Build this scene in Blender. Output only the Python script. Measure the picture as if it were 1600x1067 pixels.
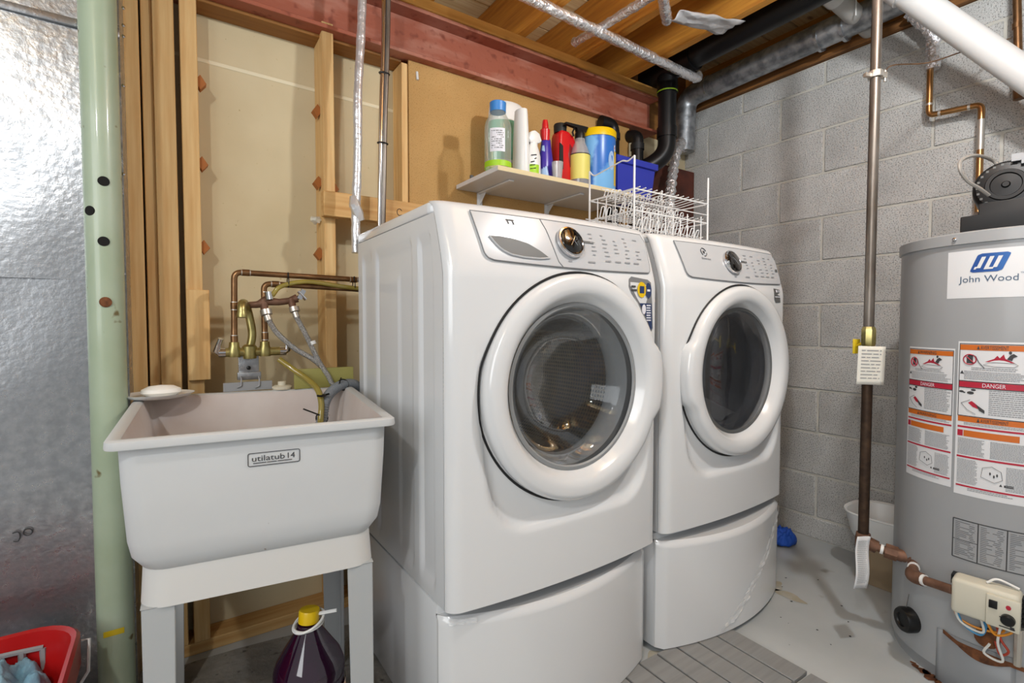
import bpy, bmesh, math, random
from mathutils import Vector, Matrix, noise as mnoise
random.seed(7)
for o in list(bpy.data.objects): bpy.data.objects.remove(o)
SC = bpy.context.scene
COL = SC.collection
PI = math.pi

# ------------------------------------------------------------------ camera, world, lights, exposure
F_PX, PITCH, YAW = 785.0, -0.0375, 0.5957
CAM = Vector((-0.4964, -2.0291, 1.0354))
cd = bpy.data.cameras.new('camera'); cam = bpy.data.objects.new('camera', cd); COL.objects.link(cam)
cd.sensor_width = 36.0; cd.lens = F_PX/1600*36.0; cd.clip_start = 0.02
cam.location = CAM; cam.rotation_euler = (PI/2+PITCH, 0, -YAW)
SC.camera = cam

SC.view_settings.view_transform = 'Standard'
SC.view_settings.look = 'None'
SC.view_settings.gamma = 1.0
SC.view_settings.use_curve_mapping = False
SC.view_settings.exposure = 0.0

w = bpy.data.worlds.new('world'); SC.world = w; w.use_nodes = True
w.node_tree.nodes['Background'].inputs[0].default_value = (0.97, 0.985, 1.0, 1)
w.node_tree.nodes['Background'].inputs[1].default_value = 0.38

def lamp(name, kind, loc, power, color=(1, 1, 1), size=0.05, rot=None, size_y=None):
    l = bpy.data.lights.new(name, kind); l.energy = power; l.color = color
    if kind == 'AREA':
        l.size = size
        if size_y: l.shape = 'RECTANGLE'; l.size_y = size_y
    else: l.shadow_soft_size = size
    o = bpy.data.objects.new(name, l); COL.objects.link(o); o.location = loc
    if rot: o.rotation_euler = rot
    return o
lamp('ceiling_bulb', 'POINT', (0.80, -1.85, 2.13), 47, (0.955, 0.985, 1.0), 0.04)
lamp('ceiling_bulb', 'POINT', (-1.25, -2.30, 2.10), 40, (0.955, 0.985, 1.0), 0.04)
lamp('fill_light', 'AREA', (-2.3, -2.6, 1.7), 35, (0.96, 0.985, 1.0), 1.6, (PI/2, 0, math.radians(-72)), 1.5)  # added fill from the left to brighten the block wall, not a real fixture

# ------------------------------------------------------------------ pixel helpers: points on real planes of the room
_fw = Vector((math.sin(YAW)*math.cos(PITCH), math.cos(YAW)*math.cos(PITCH), math.sin(PITCH)))
_rt = Vector((math.cos(YAW), -math.sin(YAW), 0)); _up = _rt.cross(_fw)
def ray(px, py): return _fw + _rt*((px-800)/F_PX) - _up*((py-533.5)/F_PX)
def AX(px, py, v): d = ray(px, py); return CAM + d*((v-CAM.x)/d.x)
def AY(px, py, v): d = ray(px, py); return CAM + d*((v-CAM.y)/d.y)
def AZ(px, py, v): d = ray(px, py); return CAM + d*((v-CAM.z)/d.z)
def AD(px, py, v): return CAM + ray(px, py)*v

# ------------------------------------------------------------------ materials
def lin(c):
    if isinstance(c, str):
        c = [int(c[i:i+2], 16)/255 for i in (0, 2, 4)]
        c = [x/12.92 if x <= 0.04045 else ((x+0.055)/1.055)**2.4 for x in c]
    return (c[0], c[1], c[2], 1)
def M(name, col, rough=0.5, metal=0.0, col2=None, scale=6, stretch=(1, 1, 1), lo=0.35, hi=0.7, detail=4,
      speck=None, bump=0.0, bscale=80, bdetail=3, bstretch=(1, 1, 1), knots=None, coat=0.0, rvar=0.0, rand=0.0, spec=0.5, alpha=1.0, emit=0):
    m = bpy.data.materials.new(name); m.use_nodes = True
    nt = m.node_tree; N = nt.nodes; L = nt.links; b = N['Principled BSDF']
    b.inputs['Base Color'].default_value = lin(col); b.inputs['Roughness'].default_value = rough
    b.inputs['Metallic'].default_value = metal
    b.inputs['Specular IOR Level'].default_value = spec
    if coat: b.inputs['Coat Weight'].default_value = coat; b.inputs['Coat Roughness'].default_value = 0.08
    tc = N.new('ShaderNodeTexCoord')
    def nz(sc, st, det):
        mp = N.new('ShaderNodeMapping'); mp.inputs['Scale'].default_value = st
        n = N.new('ShaderNodeTexNoise'); n.inputs['Scale'].default_value = sc; n.inputs['Detail'].default_value = det
        L.new(tc.outputs['Object'], mp.inputs['Vector']); L.new(mp.outputs[0], n.inputs['Vector'])
        return n
    def ramp(src, lo, hi, c0=(0, 0, 0, 1), c1=(1, 1, 1, 1)):
        r = N.new('ShaderNodeValToRGB'); r.color_ramp.elements[0].position = lo; r.color_ramp.elements[1].position = hi
        r.color_ramp.elements[0].color = c0; r.color_ramp.elements[1].color = c1
        L.new(src, r.inputs[0]); return r
    def mix(fac, a, c):
        x = N.new('ShaderNodeMix'); x.data_type = 'RGBA'
        if isinstance(fac, (int, float)): x.inputs[0].default_value = fac
        else: L.new(fac, x.inputs[0])
        for s, v in ((6, a), (7, c)):
            if isinstance(v, tuple): x.inputs[s].default_value = v
            else: L.new(v, x.inputs[s])
        return x.outputs[2]
    out = None
    if col2 is not None:
        n = nz(scale, stretch, detail); r = ramp(n.outputs[0], lo, hi)
        out = mix(r.outputs[0], lin(col), lin(col2))
        if rvar:
            rr = N.new('ShaderNodeMapRange'); L.new(n.outputs[0], rr.inputs[0])
            rr.inputs[1].default_value = 0.3; rr.inputs[2].default_value = 0.7
            rr.inputs[3].default_value = rough-rvar; rr.inputs[4].default_value = rough+rvar
            L.new(rr.outputs[0], b.inputs['Roughness'])
    if speck:      # (colour, scale, lo, hi)
        n = nz(speck[1], (1, 1, 1), 2); r = ramp(n.outputs[0], speck[2], speck[3])
        out = mix(r.outputs[0], out if out is not None else lin(col), lin(speck[0]))
    if knots:      # (colour, scale, radius)
        mp = N.new('ShaderNodeMapping'); mp.inputs['Scale'].default_value = knots[3] if len(knots) > 3 else (1, 1, 1)
        v = N.new('ShaderNodeTexVoronoi'); v.inputs['Scale'].default_value = knots[1]
        L.new(tc.outputs['Object'], mp.inputs['Vector']); L.new(mp.outputs[0], v.inputs['Vector'])
        r = ramp(v.outputs['Distance'], knots[2]*0.4, knots[2], (1, 1, 1, 1), (0, 0, 0, 1))
        out = mix(r.outputs[0], out if out is not None else lin(col), lin(knots[0]))
    if rand:
        oi = N.new('ShaderNodeObjectInfo'); hs = N.new('ShaderNodeHueSaturation')
        mr = N.new('ShaderNodeMapRange'); L.new(oi.outputs['Random'], mr.inputs[0])
        mr.inputs[3].default_value = 1-rand; mr.inputs[4].default_value = 1+rand
        L.new(mr.outputs[0], hs.inputs['Value'])
        if out is None: hs.inputs['Color'].default_value = lin(col)
        else: L.new(out, hs.inputs['Color'])
        out = hs.outputs[0]
    if out is not None: L.new(out, b.inputs['Base Color'])
    if bump:
        n = nz(bscale, bstretch, bdetail); bp = N.new('ShaderNodeBump'); bp.inputs['Strength'].default_value = bump
        bp.inputs['Distance'].default_value = 0.01
        L.new(n.outputs[0], bp.inputs['Height']); L.new(bp.outputs[0], b.inputs['Normal'])
    if alpha < 1: b.inputs['Alpha'].default_value = alpha
    return m
def glass(name, tint=(1, 1, 1), gloss=0.12, rough=0.03, body=None, bodyw=0.0):
    m = bpy.data.materials.new(name); m.use_nodes = True; nt = m.node_tree; N = nt.nodes; L = nt.links
    N.remove(N['Principled BSDF']); o = N['Material Output']
    t = N.new('ShaderNodeBsdfTransparent'); t.inputs[0].default_value = (*tint, 1)
    g = N.new('ShaderNodeBsdfGlossy'); g.inputs['Roughness'].default_value = rough
    lw = N.new('ShaderNodeLayerWeight'); lw.inputs[0].default_value = 0.35
    mr = N.new('ShaderNodeMapRange'); mr.inputs[3].default_value = gloss*0.5; mr.inputs[4].default_value = min(1, gloss*4)
    L.new(lw.outputs['Fresnel'], mr.inputs[0])
    mx = N.new('ShaderNodeMixShader'); L.new(mr.outputs[0], mx.inputs[0])
    src = t.outputs[0]
    if body:
        d = N.new('ShaderNodeBsdfDiffuse'); d.inputs[0].default_value = lin(body)
        m2 = N.new('ShaderNodeMixShader'); m2.inputs[0].default_value = bodyw
        L.new(src, m2.inputs[1]); L.new(d.outputs[0], m2.inputs[2]); src = m2.outputs[0]
    L.new(src, mx.inputs[1]); L.new(g.outputs[0], mx.inputs[2]); L.new(mx.outputs[0], o.inputs[0])
    return m

def wood(name, c1, c2, axis='z', knot=True, rough=0.65, rand=0.10):
    st = {'z': (30, 30, 1.6), 'x': (1.6, 30, 30), 'y': (30, 1.6, 30)}[axis]
    ks = {'z': (5, 5, 2.6), 'x': (2.6, 5, 5), 'y': (5, 2.6, 5)}[axis]
    return M(name, c1, rough, col2=c2, scale=2.2, stretch=st, lo=0.3, hi=0.75, detail=6, bump=0.08, bscale=3, bstretch=st,
             knots=('7a4a1c', 1.6, 0.14, ks) if knot else None, rand=rand)
m_pine = wood('pine_stud', 'e6c48a', 'd0a062', 'z')
m_pine_x = wood('pine_plate', 'dcb478', 'c08c4c', 'x')
m_joist = wood('joist_wood', 'd89a3c', 'b0702a', 'y', rand=0.06)
m_plank = wood('subfloor_board', 'f0ddb0', 'd3b27a', 'x')
m_shaded_wood = wood('shaded_plate', '93642e', '7c5122', 'x')  # plate wood with the shade under the beam put into its colour
m_drywall = M('drywall', 'd2c4a2', 0.85, col2='c6b692', scale=3, speck=('a8946a', 60, 0.70, 0.78), bump=0.03)
m_tape = M('drywall_seam', 'e4dabc', 0.8)
m_hard = M('hardboard', 'c0985e', 0.75, col2='b28a50', scale=5, speck=('94692f', 250, 0.55, 0.75), bump=0.04, bscale=200)
m_beam = M('red_oxide_paint', '9c553e', 0.6, col2='b88472', scale=3.5, stretch=(1, 1, 4), lo=0.48, hi=0.72, detail=9, speck=('7a3a28', 26, 0.58, 0.75), bump=0.15, bscale=40)
m_block = M('concrete_block', 'c3c2bf', 0.9, col2='aeadaa', scale=5, detail=6, speck=('73726f', 230, 0.54, 0.66), bump=0.5, bscale=150, bdetail=4, rand=0.06)
m_mortar = M('mortar', 'c4c1b8', 0.9, col2='b0ada4', scale=12, bump=0.3, bscale=90)
m_floor = M('painted_concrete', 'a9adae', 0.42, col2='b8bcbd', scale=2.2, detail=7, lo=0.35, hi=0.6, speck=('7d7668', 9, 0.70, 0.80), bump=0.06, bscale=20, rvar=0.12)
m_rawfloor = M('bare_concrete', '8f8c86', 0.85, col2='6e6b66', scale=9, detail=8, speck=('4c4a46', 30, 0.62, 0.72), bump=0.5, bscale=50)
m_galv = M('galvanised_sheet', 'b4b6b9', 0.32, 0.85, col2='9ea1a5', scale=40, lo=0.4, hi=0.6, bump=0.10, bscale=70, rvar=0.08)
m_duct = M('galvanised_duct', 'b3b6ba', 0.42, 0.8, col2='84888c', scale=25, lo=0.4, hi=0.62, detail=8, bump=0.1, bscale=50)
m_foil = M('aluminium_foil', 'ececee', 0.2, 0.78, bump=1.0, bscale=70, bdetail=4)
m_foil_s = M('foil_tape', 'e0e1e4', 0.28, 0.65, bump=0.35, bscale=45)
m_green = M('green_primer', 'aab8a2', 0.38, col2='98a88c', scale=5, detail=7, speck=('6a5c34', 24, 0.70, 0.76), coat=0.3)
m_black_hole = M('dark_hole', '0d0c0b', 0.9)
m_rust = M('rust', '7a4a2a', 0.9, col2='4a2c1a', scale=60)
m_yellow = M('yellow_tape', 'd8bc1e', 0.5)
m_enamel = M('white_enamel', 'd9dadb', 0.22, coat=0.6)
m_enamel_side = M('white_side_panel', 'd3d5d7', 0.30, coat=0.3)
m_panel = M('silver_white_panel', 'b8babd', 0.28, coat=0.3)
m_dgrey = M('dark_grey_plastic', '5a5b5a', 0.5)
m_seam = M('seam_grey', '77787a', 0.6)
m_chrome = M('chrome', 'd8d8da', 0.10, 1.0)
m_steel = M('drum_steel', 'b9b2a4', 0.25, 0.95)
m_gasket = M('door_gasket', '8d8f90', 0.5)
m_blackgloss = M('black_gloss', '0c0a0a', 0.08, coat=0.8)
m_black = M('black_abs', '111112', 0.38, spec=0.35)
m_blackmat = M('black_plastic', '1d1d1e', 0.5, spec=0.35)
m_glass = glass('door_glass', (0.95, 0.96, 0.97), 0.10)
m_dglass = glass('dark_door_glass', (0.78, 0.79, 0.81), 0.16)
m_clear = glass('clear_plastic', (0.96, 0.98, 0.965), 0.10, 0.06, 'e4ece6', 0.16)
m_cup = glass('milky_plastic', (0.95, 0.95, 0.95), 0.1, 0.15, 'd8d8da', 0.35)
m_purple_l = glass('purple_bottle', (0.30, 0.12, 0.30), 0.16, 0.05, '4a1c44', 0.25)
m_tub = M('tub_polypropylene', 'c6c8c9', 0.5, col2='c0c1c1', scale=3, speck=('8a7a70', 35, 0.79, 0.82))
m_tub_in = M('stained_tub_inside', 'cfc8c4', 0.5, col2='c2b4ae', scale=5, detail=7, speck=('8a7466', 34, 0.75, 0.80))
m_leg = M('tub_leg', 'a9acad', 0.5)
m_ink = M('print_ink', '3a3a3c', 0.6)
m_grey_ink = M('grey_print', '8b8d90', 0.6)
m_copper = M('old_copper', '94704e', 0.38, 0.85, col2='6c4e34', scale=30, detail=6, rvar=0.1)
m_copper_n = M('bright_copper', 'b58a5a', 0.30, 0.9, col2='9c7446', scale=12)
m_solder = M('solder', 'c9c4bb', 0.4, 0.8)
m_brass = M('brass', 'b8ac72', 0.34, 0.85, col2='968a56', scale=40)
m_braid = M('braided_steel', 'd0d0ce', 0.35, 0.85, col2='98989a', scale=400, lo=0.4, hi=0.6, bump=0.6, bscale=500)
m_hose = M('grey_hose', '7f858c', 0.5)
m_ytube = glass('yellowed_tube', (0.75, 0.68, 0.30), 0.12, 0.08, 'b5a450', 0.55)
m_ybox = M('translucent_green_panel', 'a09a56', 0.5, col2='8d8848', scale=6)
m_white = M('white_plastic', 'e4e4e2', 0.35)
m_cream = M('cream_plastic', 'd9d2bd', 0.45)
m_soap = M('soap', 'eeebe4', 0.5)
m_shelf = M('white_melamine', 'd9d9da', 0.4)
m_shelf_edge = M('raw_shelf_edge', 'd8c8a0', 0.7)
m_red = M('red_plastic', 'b81414', 0.3)
m_red_b = M('red_bottle_plastic', 'c4161c', 0.3)
m_dkred = M('dark_red_plastic', '6e1016', 0.35)
m_blue_bin = M('blue_bin_plastic', '2a35a4', 0.45)
m_bluecap = M('blue_cap', '3f86cf', 0.35)
m_bluewipe = M('blue_wrapper', '2d6cc0', 0.3, col2='74b0e2', scale=5, lo=0.45, hi=0.5)
m_yellowcap = M('yellow_cap', 'e0b900', 0.35)
m_greenlab = M('teal_green_label', '74b89c', 0.4)
m_lime = M('lime_band', '9fce1e', 0.5)
m_labw = M('white_label', 'dedee6', 0.5)
m_labyel = M('pale_yellow_label', 'd9cf6a', 0.5)
m_violet = M('violet_plastic', '3c2a9a', 0.3)
m_paleblue = M('pale_blue_label', '9dbbe0', 0.4)
m_tank = M('tank_grey', '9a9c9e', 0.38, coat=0.15)
m_lab = M('printed_sheet', 'dadbdd', 0.45)
m_orange = M('orange_print', 'c8671a', 0.5)
m_redp = M('red_print', 'b01a35', 0.5)
m_blue_ink = M('blue_print', '2a6cb4', 0.5, col2='1d4a92', scale=8)
m_navy = M('navy_print', '24365e', 0.5)
m_ctrl = M('beige_control', 'cdc9b8', 0.45)
m_pvc = M('white_pvc', 'd2d2d0', 0.35)
m_pvc_g = M('grey_pvc', 'b2b0ac', 0.45)
m_ironp = M('black_iron', '33261d', 0.5, 0.6, col2='4e3b2c', scale=40)
m_gal_pipe = M('galvanised_pipe', '8f8880', 0.4, 0.7, col2='5a4f45', scale=25, stretch=(1, 1, 0.2))
m_ironfit = M('rusty_fitting', '7b5a48', 0.6, 0.4, col2='5e4232', scale=40)
m_paper = M('paper', 'dcdad0', 0.8)
m_card = M('cardboard', '8f7c62', 0.8)
m_bluerag = M('blue_rag', '1d55c0', 0.7)
m_towel = M('light_blue_cloth', '8fb6c8', 0.9, col2='6c9cb4', scale=12, bump=0.4, bscale=60)
m_patt = M('patterned_cloth', 'e0dce4', 0.9, speck=('7a4a86', 55, 0.60, 0.64))
m_grey_pl = M('grey_plastic', '9b9da0', 0.45)
m_mat = M('grey_deck_board', '8b8b8a', 0.55, col2='7f7f7e', scale=3, stretch=(1, 20, 1), bump=0.08, bscale=30)
m_wire = M('chromed_wire', 'c9c9cb', 0.2, 0.85)
m_wwire = M('white_coated_wire', 'e2e2e2', 0.35)
m_white_paint = M('bracket_paint', 'dcdcdc', 0.4)
m_greenpaint = M('green_paint_mark', '2a9a3a', 0.6)
m_film = glass('plastic_film', (1, 1, 1), 0.07, 0.15, 'ffffff', 0.45)  # diffuse white mixed in to stand for the highlights on the crinkles
m_gasketgreen = M('green_ring', '8fb41e', 0.5)
m_wireA = M('orange_wire', 'd98a1c', 0.5); m_wireB = M('blue_wire', '3a86b4', 0.5); m_wireC = M('white_wire', 'd9d9d4', 0.5); m_wireD = M('red_wire', 'a83a24', 0.5)
m_cable = M('grey_cable', '8c8882', 0.5)

# perforated drum skin: dots on the steel
def perforated():
    m = M('perforated_steel', 'a89a80', 0.28, 0.9); nt = m.node_tree; N = nt.nodes; L = nt.links; b = N['Principled BSDF']
    uv = N.new('ShaderNodeTexCoord'); mp = N.new('ShaderNodeMapping'); mp.inputs['Scale'].default_value = (1, 1, 1)
    L.new(uv.outputs['UV'], mp.inputs[0])
    v = N.new('ShaderNodeTexVoronoi'); v.inputs['Randomness'].default_value = 0.0; v.inputs['Scale'].default_value = 1.0
    v.voronoi_dimensions = '2D'
    L.new(mp.outputs[0], v.inputs['Vector'])
    r = N.new('ShaderNodeValToRGB'); r.color_ramp.elements[0].position = 0.30; r.color_ramp.elements[1].position = 0.36
    r.color_ramp.elements[0].color = (0.01, 0.01, 0.01, 1); r.color_ramp.elements[1].color = lin('a89a80')
    L.new(v.outputs['Distance'], r.inputs[0]); L.new(r.outputs[0], b.inputs['Base Color'])
    return m
m_perf = perforated()

# ------------------------------------------------------------------ mesh kit
ORG = {}
class MB:
    def __init__(s): s.v = []; s.f = []; s.p = []
    def add(s, vs, fs):
        s.p.append((len(s.v), len(s.f))); n = len(s.v); s.v += [Vector(p) for p in vs]; s.f += [tuple(i+n for i in q) for q in fs]; return s
    def box(s, x0, x1, y0, y1, z0, z1):
        return s.add([(x0, y0, z0), (x1, y0, z0), (x1, y1, z0), (x0, y1, z0), (x0, y0, z1), (x1, y0, z1), (x1, y1, z1), (x0, y1, z1)],
                     [(0, 3, 2, 1), (4, 5, 6, 7), (0, 1, 5, 4), (1, 2, 6, 5), (2, 3, 7, 6), (3, 0, 4, 7)])
    def obox(s, c, u, v, wv):      # centre and three half-axis vectors
        c, u, v, wv = map(Vector, (c, u, v, wv))
        P = [c+u*a+v*b+wv*d for d in (-1, 1) for a, b in ((-1, -1), (1, -1), (1, 1), (-1, 1))]
        return s.add(P, [(0, 3, 2, 1), (4, 5, 6, 7), (0, 1, 5, 4), (1, 2, 6, 5), (2, 3, 7, 6), (3, 0, 4, 7)])
    def tube(s, pts, r, n=10, caps=True, jit=0.0, closed=False, flat=None):
        pts = [Vector(p) for p in pts]; k = len(pts)
        rs = r if isinstance(r, (list, tuple)) else [r]*k
        T = []
        for i in range(k):
            a = pts[i-1] if i or closed else pts[0]; b = pts[(i+1) % k] if i < k-1 or closed else pts[-1]
            d = b-a
            T.append(d.normalized() if d.length > 1e-9 else Vector((0, 0, 1)))
        ref = Vector((0, 0, 1)) if abs(T[0].z) < 0.9 else Vector((1, 0, 0))
        nrm = (ref-T[0]*ref.dot(T[0])).normalized()
        base = len(s.v); s.p.append((base, len(s.f)))
        for i in range(k):
            nrm = (nrm-T[i]*nrm.dot(T[i])).normalized(); bi = T[i].cross(nrm)
            for j in range(n):
                a = 2*PI*j/n; q = rs[i]*(1+(random.uniform(-jit, jit) if jit else 0))
                s.v.append(pts[i]+nrm*(math.cos(a)*q)+bi*(math.sin(a)*q*(flat or 1)))
        for i in range(k if closed else k-1):
            for j in range(n):
                a = base+i*n+j; b = base+i*n+(j+1) % n; c = base+((i+1) % k)*n
                s.f.append((a, b, c+(j+1) % n, c+j))
        if caps and not closed:
            s.f.append(tuple(base+j for j in reversed(range(n)))); s.f.append(tuple(base+(k-1)*n+j for j in range(n)))
        return s
    def lathe(s, prof, o=(0, 0, 0), axis='z', n=24, sx=1.0, sy=1.0, rmod=None, close=True, rot=0.0):
        o = Vector(o)
        ax = {'z': ((1, 0, 0), (0, 1, 0), (0, 0, 1)), '-y': ((1, 0, 0), (0, 0, 1), (0, -1, 0)), 'x': ((0, 1, 0), (0, 0, 1), (1, 0, 0)), '-x': ((0, -1, 0), (0, 0, 1), (-1, 0, 0))}
        A, B, D = [Vector(q) for q in (ax[axis] if isinstance(axis, str) else axis)]
        base = len(s.v); s.p.append((base, len(s.f))); k = len(prof)
        for (r, h) in prof:
            for j in range(n):
                a = 2*PI*j/n+rot; q = r+(rmod(a, r, h) if rmod else 0)
                s.v.append(o+A*(math.cos(a)*q*sx)+B*(math.sin(a)*q*sy)+D*h)
        for i in range(k-1):
            for j in range(n):
                a = base+i*n+j; b = base+i*n+(j+1) % n
                s.f.append((a, b, b+n, a+n))
        if close:
            if prof[0][0] > 1e-6: s.f.append(tuple(base+j for j in reversed(range(n))))
            if prof[-1][0] > 1e-6: s.f.append(tuple(base+(k-1)*n+j for j in range(n)))
        return s
    def grid(s, fn, nu, nv, keep=None):
        base = len(s.v); s.p.append((base, len(s.f)))
        for i in range(nu+1):
            for j in range(nv+1): s.v.append(Vector(fn(i/nu, j/nv)))
        for i in range(nu):
            for j in range(nv):
                a = base+i*(nv+1)+j
                if keep and not keep((i+0.5)/nu, (j+0.5)/nv): continue
                s.f.append((a, a+nv+1, a+nv+2, a+1))
        return s
    def poly(s, pts): return s.add(pts, [tuple(range(len(pts)))])
    def prism(s, pts, d):          # outline and extrusion vector
        pts = [Vector(p) for p in pts]; d = Vector(d); n = len(pts)
        return s.add(pts+[p+d for p in pts], [tuple(reversed(range(n))), tuple(range(n, 2*n))]+[(i, (i+1) % n, n+(i+1) % n, n+i) for i in range(n)])
    def each(s, name, mat, parent, join=1, **kw):    # every piece an object of its own (join: primitives per piece)
        for i in range(0, len(s.p), join):
            v0, f0 = s.p[i]; v1, f1 = s.p[i+join] if i+join < len(s.p) else (len(s.v), len(s.f))
            q = MB(); q.v = s.v[v0:v1]; q.f = [tuple(k-v0 for k in f) for f in s.f[f0:f1]]; q.build(name, mat, parent, **kw)
    def build(s, name, mat, parent=None, origin=None, bevel=0.0, seg=2, angle=38, solid=0.0, fix=True):
        if origin is None:
            if parent is not None: origin = ORG[parent.name]
            else:
                xs = [p.x for p in s.v]; ys = [p.y for p in s.v]; zs = [p.z for p in s.v]
                origin = Vector(((min(xs)+max(xs))/2, (min(ys)+max(ys))/2, min(zs)))
        origin = Vector(origin)
        me = bpy.data.meshes.new(name); me.from_pydata([p-origin for p in s.v], [], s.f)
        if bevel or fix:
            bm = bmesh.new(); bm.from_mesh(me)
            if bevel:
                bmesh.ops.remove_doubles(bm, verts=bm.verts, dist=1e-6)
                es = [e for e in bm.edges if len(e.link_faces) == 2 and e.calc_face_angle(0) > 0.5]
                bmesh.ops.bevel(bm, geom=es, offset=bevel, segments=seg, profile=0.5, affect='EDGES')
            bmesh.ops.recalc_face_normals(bm, faces=bm.faces)
            bm.to_mesh(me); bm.free()
        for p in me.polygons: p.use_smooth = True
        me.set_sharp_from_angle(angle=math.radians(angle))
        me.materials.append(mat)
        o = bpy.data.objects.new(name, me); COL.objects.link(o)
        if parent is not None:
            o.parent = parent; o.location = origin-ORG[parent.name]
        else: o.location = origin
        ORG[o.name] = origin
        if solid:
            md = o.modifiers.new('solid', 'SOLIDIFY'); md.thickness = solid; md.offset = -1
        return o
def tag(o, label=None, cat=None, group=None, kind=None):
    if label: o['label'] = label
    if cat: o['category'] = cat
    if group: o['group'] = group
    if kind: o['kind'] = kind
    return o
def thing(name, label, cat, loc, group=None):
    o = bpy.data.objects.new(name, None); COL.objects.link(o); o.location = loc; o.empty_display_size = 0.05
    ORG[o.name] = Vector(loc); return tag(o, label, cat, group)
def fillet(pts, r, n=6):
    pts = [Vector(p) for p in pts]; out = [pts[0]]
    for i in range(1, len(pts)-1):
        a, b, c = pts[i-1], pts[i], pts[i+1]
        d1 = (a-b); d2 = (c-b); q = min(r, d1.length*0.49, d2.length*0.49)
        p0 = b+d1.normalized()*q; p1 = b+d2.normalized()*q
        for k in range(n+1):
            t = k/n; out.append(p0*(1-t)**2+b*2*t*(1-t)+p1*t*t)
    out.append(pts[-1]); return out
def spline(pts, n=8):
    pts = [Vector(p) for p in pts]; out = []
    P = [pts[0]*2-pts[1]]+pts+[pts[-1]*2-pts[-2]]
    for i in range(1, len(P)-2):
        for k in range(n):
            t = k/n; a, b, c, d = P[i-1:i+3]
            out.append(0.5*((2*b)+(c-a)*t+(2*a-5*b+4*c-d)*t*t+(3*b-a-3*c+d)*t**3))
    out.append(pts[-1]); return out
def copy_tree(o, loc, parent=None):
    c = o.copy(); COL.objects.link(c); c.location = loc
    if parent: c.parent = parent
    for ch in list(o.children):
        copy_tree(ch, ch.location, c)
    return c
_tx = {}
def text_geo(s):
    if s in _tx: return _tx[s]
    cu = bpy.data.curves.new('t', 'FONT'); cu.body = s; cu.resolution_u = 3
    ob = bpy.data.objects.new('t', cu); COL.objects.link(ob)
    bpy.context.view_layer.update()
    dg = bpy.context.evaluated_depsgraph_get(); me = ob.evaluated_get(dg).to_mesh()
    vs = [tuple(v.co) for v in me.vertices]; fs = [tuple(p.vertices) for p in me.polygons]
    ob.evaluated_get(dg).to_mesh_clear(); bpy.data.objects.remove(ob); bpy.data.curves.remove(cu)
    x0 = min(v[0] for v in vs); x1 = max(v[0] for v in vs); y0 = min(v[1] for v in vs); y1 = max(v[1] for v in vs)
    vs = [((v[0]-x0)/(x1-x0), (v[1]-y0)/(y1-y0)) for v in vs]
    _tx[s] = (vs, fs, (x1-x0)/(y1-y0)); return _tx[s]
def text(mb, s, x, y, wd, ht, fn):     # text filling the rectangle (x, y, wd, ht) of the surface fn(a, b)
    vs, fs, asp = text_geo(s)
    mb.add([fn(x+v[0]*wd, y+v[1]*ht) for v in vs], fs)
def rect(mb, x0, x1, y0, y1, fn, nx=1):
    mb.grid(lambda a, b: fn(x0+(x1-x0)*a, y0+(y1-y0)*b), nx, 1)
def greek(mb, x0, x1, y0, y1, lh, fn, fill=0.5, gap=0.5):   # rows of small word-like dashes
    y = y1
    while y-lh*fill > y0:
        x = x0
        end = x1-random.uniform(0, (x1-x0)*0.15)
        while x < end:
            l = min(random.uniform(1.5, 5)*lh, end-x)
            rect(mb, x, x+l, y-lh*fill, y, fn); x += l+lh*gap
        y -= lh
# ------------------------------------------------------------------ the setting
YW = -0.12          # drywall face
YS = -0.21          # front of the studs
XW = 2.03           # face of the block wall
b = MB().box(-3.0, 3.0, -4.2, 0.2, -0.1, 0.0)
floor = tag(b.build('floor', m_floor), kind='structure')
# bare patch under the tub
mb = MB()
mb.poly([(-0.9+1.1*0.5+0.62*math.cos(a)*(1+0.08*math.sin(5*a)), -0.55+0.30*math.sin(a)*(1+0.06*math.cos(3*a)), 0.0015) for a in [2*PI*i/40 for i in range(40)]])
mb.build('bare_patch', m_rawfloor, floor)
mb = MB()
for cx, cy, rx, ry in ((1.44, -1.00, 0.05, 0.03), (0.73, -1.04, 0.05, 0.04), (1.42, -1.07, 0.025, 0.06)):
    mb.poly([(cx+rx*math.cos(a)*(1+0.15*math.sin(3*a+cx)), cy+ry*math.sin(a)*(1+0.2*math.cos(4*a)), 0.001) for a in [2*PI*i/28 for i in range(28)]])
mb.each('rust_stain', M('stained_floor', 'a39a86', 0.6, col2='aeaca4', scale=20), floor)
mb = MB()
for k in range(14):
    c = AZ(random.uniform(1170, 1330), random.uniform(900, 1010), 0.001); r = random.uniform(0.0015, 0.005)
    mb.poly([(c.x+r*math.cos(a)*random.uniform(0.5, 1.3), c.y+r*math.sin(a)*random.uniform(0.5, 1.3), 0.0012) for a in [2*PI*i/8 for i in range(8)]])
tag(mb.build('dirt_fleck', m_blackmat, floor), kind='stuff')
mb = MB()
c = AZ(1188, 938, 0.001)
mb.poly([(c.x+0.075*math.cos(a)*random.uniform(0.6, 1.1), c.y+0.02*math.sin(a)*random.uniform(0.6, 1.1)-0.0, 0.0013) for a in [2*PI*i/26 for i in range(26)]])
mb.build('green_paint', m_greenpaint, floor)

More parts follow.
